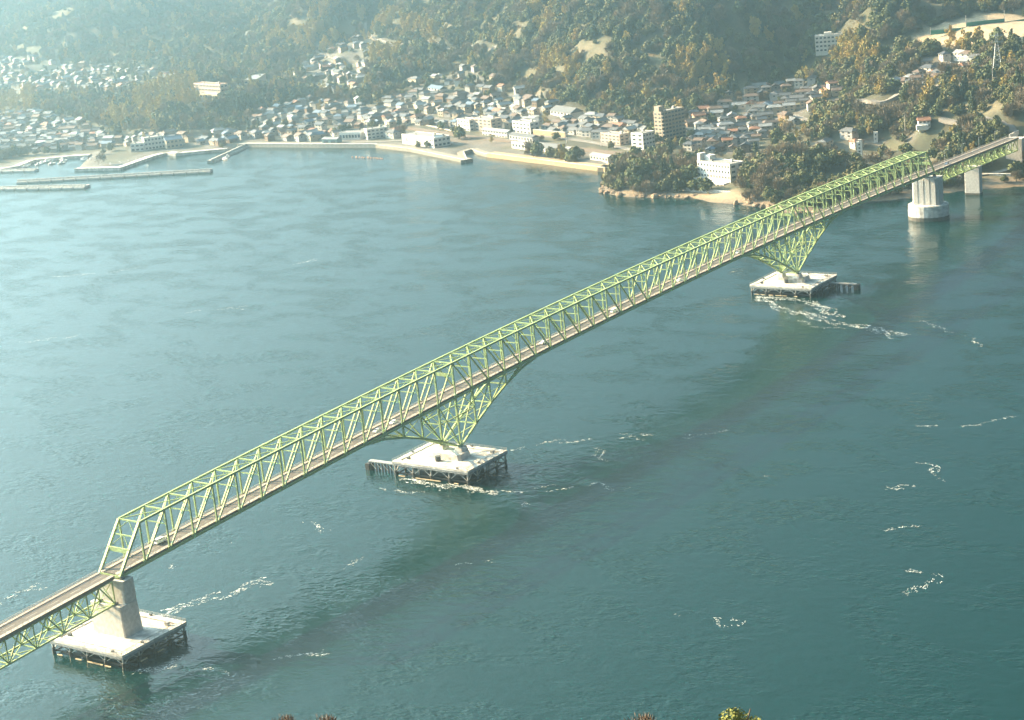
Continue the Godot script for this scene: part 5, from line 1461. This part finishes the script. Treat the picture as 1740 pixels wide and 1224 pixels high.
func build_materials():
	var fine := grain(11, 0.02, 0.78, 1.0)
	var streaky := grain(12, 0.012, 0.66, 1.0, 256, 5)
	M.green = mat(0.41, 0.53, 0.22, 0.6, grain(13, 0.05, 0.72, 1.0, 256, 5), 21.0)
	M.asphalt = mat(0.092, 0.080, 0.070, 0.9, fine, 9.0)
	M.walkway = mat(0.47, 0.395, 0.335, 0.85, fine, 7.0)
	M.fascia = mat(0.20, 0.16, 0.12, 0.8, fine, 7.0)
	M.rail = mat(0.34, 0.33, 0.30, 0.6)
	M.line = mat(0.34, 0.32, 0.28, 0.8)
	M.lamp_glass = mat(0.7, 0.7, 0.66, 0.2)
	M.concrete = mat(0.56, 0.54, 0.50, 0.9, grain(17, 0.03, 0.80, 1.0, 256, 5), 16.0)
	M.pale_concrete = mat(0.64, 0.61, 0.555, 0.9, grain(14, 0.018, 0.66, 1.08, 256, 6), 17.0)
	M.dark_concrete = mat(0.10, 0.095, 0.085, 0.95, streaky, 6.0)
	M.joint = mat(0.30, 0.27, 0.23, 0.9)
	M.tide = mat(0.085, 0.075, 0.055, 0.7, streaky, 4.0)
	M.dark_steel = mat(0.06, 0.06, 0.055, 0.6)
	M.steel_white = mat(0.58, 0.56, 0.50, 0.6, streaky, 3.0)
	M.steel_pale = mat(0.36, 0.37, 0.37, 0.6, streaky, 4.0)
	M.wet_steel = mat(0.045, 0.036, 0.028, 0.5, streaky, 2.0)
	M.timber = mat(0.46, 0.36, 0.22, 0.8)
	M.foam = mat(0.55, 0.58, 0.56, 0.9)
	M.glass = mat(0.035, 0.042, 0.05, 0.12)
	M.rubber = mat(0.02, 0.02, 0.02, 0.8)
	M.car_white = mat(0.78, 0.78, 0.76, 0.3)
	M.car_silver = mat(0.45, 0.46, 0.47, 0.3)
	M.car_blue = mat(0.10, 0.14, 0.22, 0.3)
	M.bark = mat(0.10, 0.075, 0.055, 0.95)
	M.walls = [mat(0.54, 0.52, 0.47, 0.9, fine, 9.0), mat(0.50, 0.42, 0.31, 0.9, fine, 9.0), mat(0.33, 0.33, 0.32, 0.9, fine, 9.0), mat(0.19, 0.13, 0.085, 0.9, fine, 9.0)]
	M.roofs = [mat(0.13, 0.13, 0.132, 0.6, streaky, 6.0), mat(0.075, 0.08, 0.09, 0.55, streaky, 6.0), mat(0.16, 0.105, 0.075, 0.7, streaky, 6.0), mat(0.32, 0.33, 0.33, 0.5, streaky, 6.0), mat(0.11, 0.17, 0.25, 0.55, streaky, 6.0), mat(0.33, 0.15, 0.08, 0.7, streaky, 6.0)]
	M.roof_flat = mat(0.34, 0.33, 0.31, 0.9, streaky, 8.0)
	M.white_wall = mat(0.72, 0.70, 0.65, 0.85, grain(15, 0.02, 0.85, 1.0), 12.0)
	M.tan_wall = mat(0.40, 0.33, 0.25, 0.9, fine, 9.0)
	M.brick_wall = mat(0.34, 0.22, 0.145, 0.9, fine, 9.0)
	M.pink_wall = mat(0.52, 0.42, 0.34, 0.9, fine, 9.0)
	M.teal_wall = mat(0.20, 0.31, 0.31, 0.8, fine, 9.0)
	M.stone = mat(0.32, 0.28, 0.22, 0.95, streaky, 7.0)
	M.stone_pale = mat(0.42, 0.40, 0.35, 0.95, streaky, 5.0)
	M.stone_tan = mat(0.50, 0.36, 0.21, 0.95, streaky, 7.0)
	M.rock = mat(0.36, 0.25, 0.16, 0.95, streaky, 4.0)
	M.road = mat(0.22, 0.20, 0.175, 0.95, fine, 9.0)
	M.ballast = mat(0.19, 0.135, 0.095, 0.95, fine, 3.0)
	M.rail_steel = mat(0.12, 0.09, 0.07, 0.5)
	M.boat = mat(0.70, 0.71, 0.70, 0.5)
	M.buoy = mat(0.62, 0.33, 0.20, 0.6)
	M.pylon = mat(0.36, 0.38, 0.39, 0.6)
	M.net = mat(0.04, 0.21, 0.15, 0.9)
	M.land = tinted()
	M.land.albedo_texture = grain(16, 0.02, 0.62, 1.0, 512, 5)
	M.land.uv1_triplanar = true
	M.land.uv1_world_triplanar = true
	M.land.uv1_scale = Vector3.ONE / 34.0

func _ready():
	rng.seed = 7
	noise.seed = 5
	noise.frequency = 0.008
	noise.fractal_octaves = 3
	unit_box = BoxMesh.new()
	unit_box.size = Vector3.ONE
	build_light()
	build_materials()
	build_zones()
	build_ground()
	terrain_mesh()
	build_water()
	print("ground ", Time.get_ticks_msec())
	build_main_bridge()
	build_approach("green deck truss approach leading away from the stepped pier", -150.0, -1.5, 10.0)
	build_approach("green deck truss approach landing on the wooded shore", 728.0, 803.0, 9.0)
	build_approach("last short deck truss span between the slab pier and the abutment", 803.2, 879.0, 9.0)
	build_piers()
	make_rocks()
	build_shore()
	build_buildings()
	build_houses()
	print("town ", Time.get_ticks_msec())
	build_trees()
	print("trees ", Time.get_ticks_msec())
	build_near_hill()
	build_car("white van driving away across the near end of the truss", "van", 27.0, -1.7, M.car_white)
	build_car("silver car following the white car towards the river pier", "car", 150.0, 1.7, M.car_silver)
	build_car("white car on the roadway just before the river pier", "car", 161.0, 1.7, M.car_white)
	build_car("white car at the start of the middle span", "car", 279.0, -1.7, M.car_white)
	build_car("white van near the middle of the long span", "van", 336.0, 1.7, M.car_white)
	build_car("pale car past the middle of the long span", "car", 400.0, 1.7, M.car_white)
	build_car("silver car nearing the river platform with the foam", "car", 464.0, 1.7, M.car_silver)
	build_car("dark blue car on the landward approach", "car", 754.0, 1.7, M.car_blue)
	build_boats()
	build_poles()
	build_pitch()
	build_foam()
	print("done ", Time.get_ticks_msec())
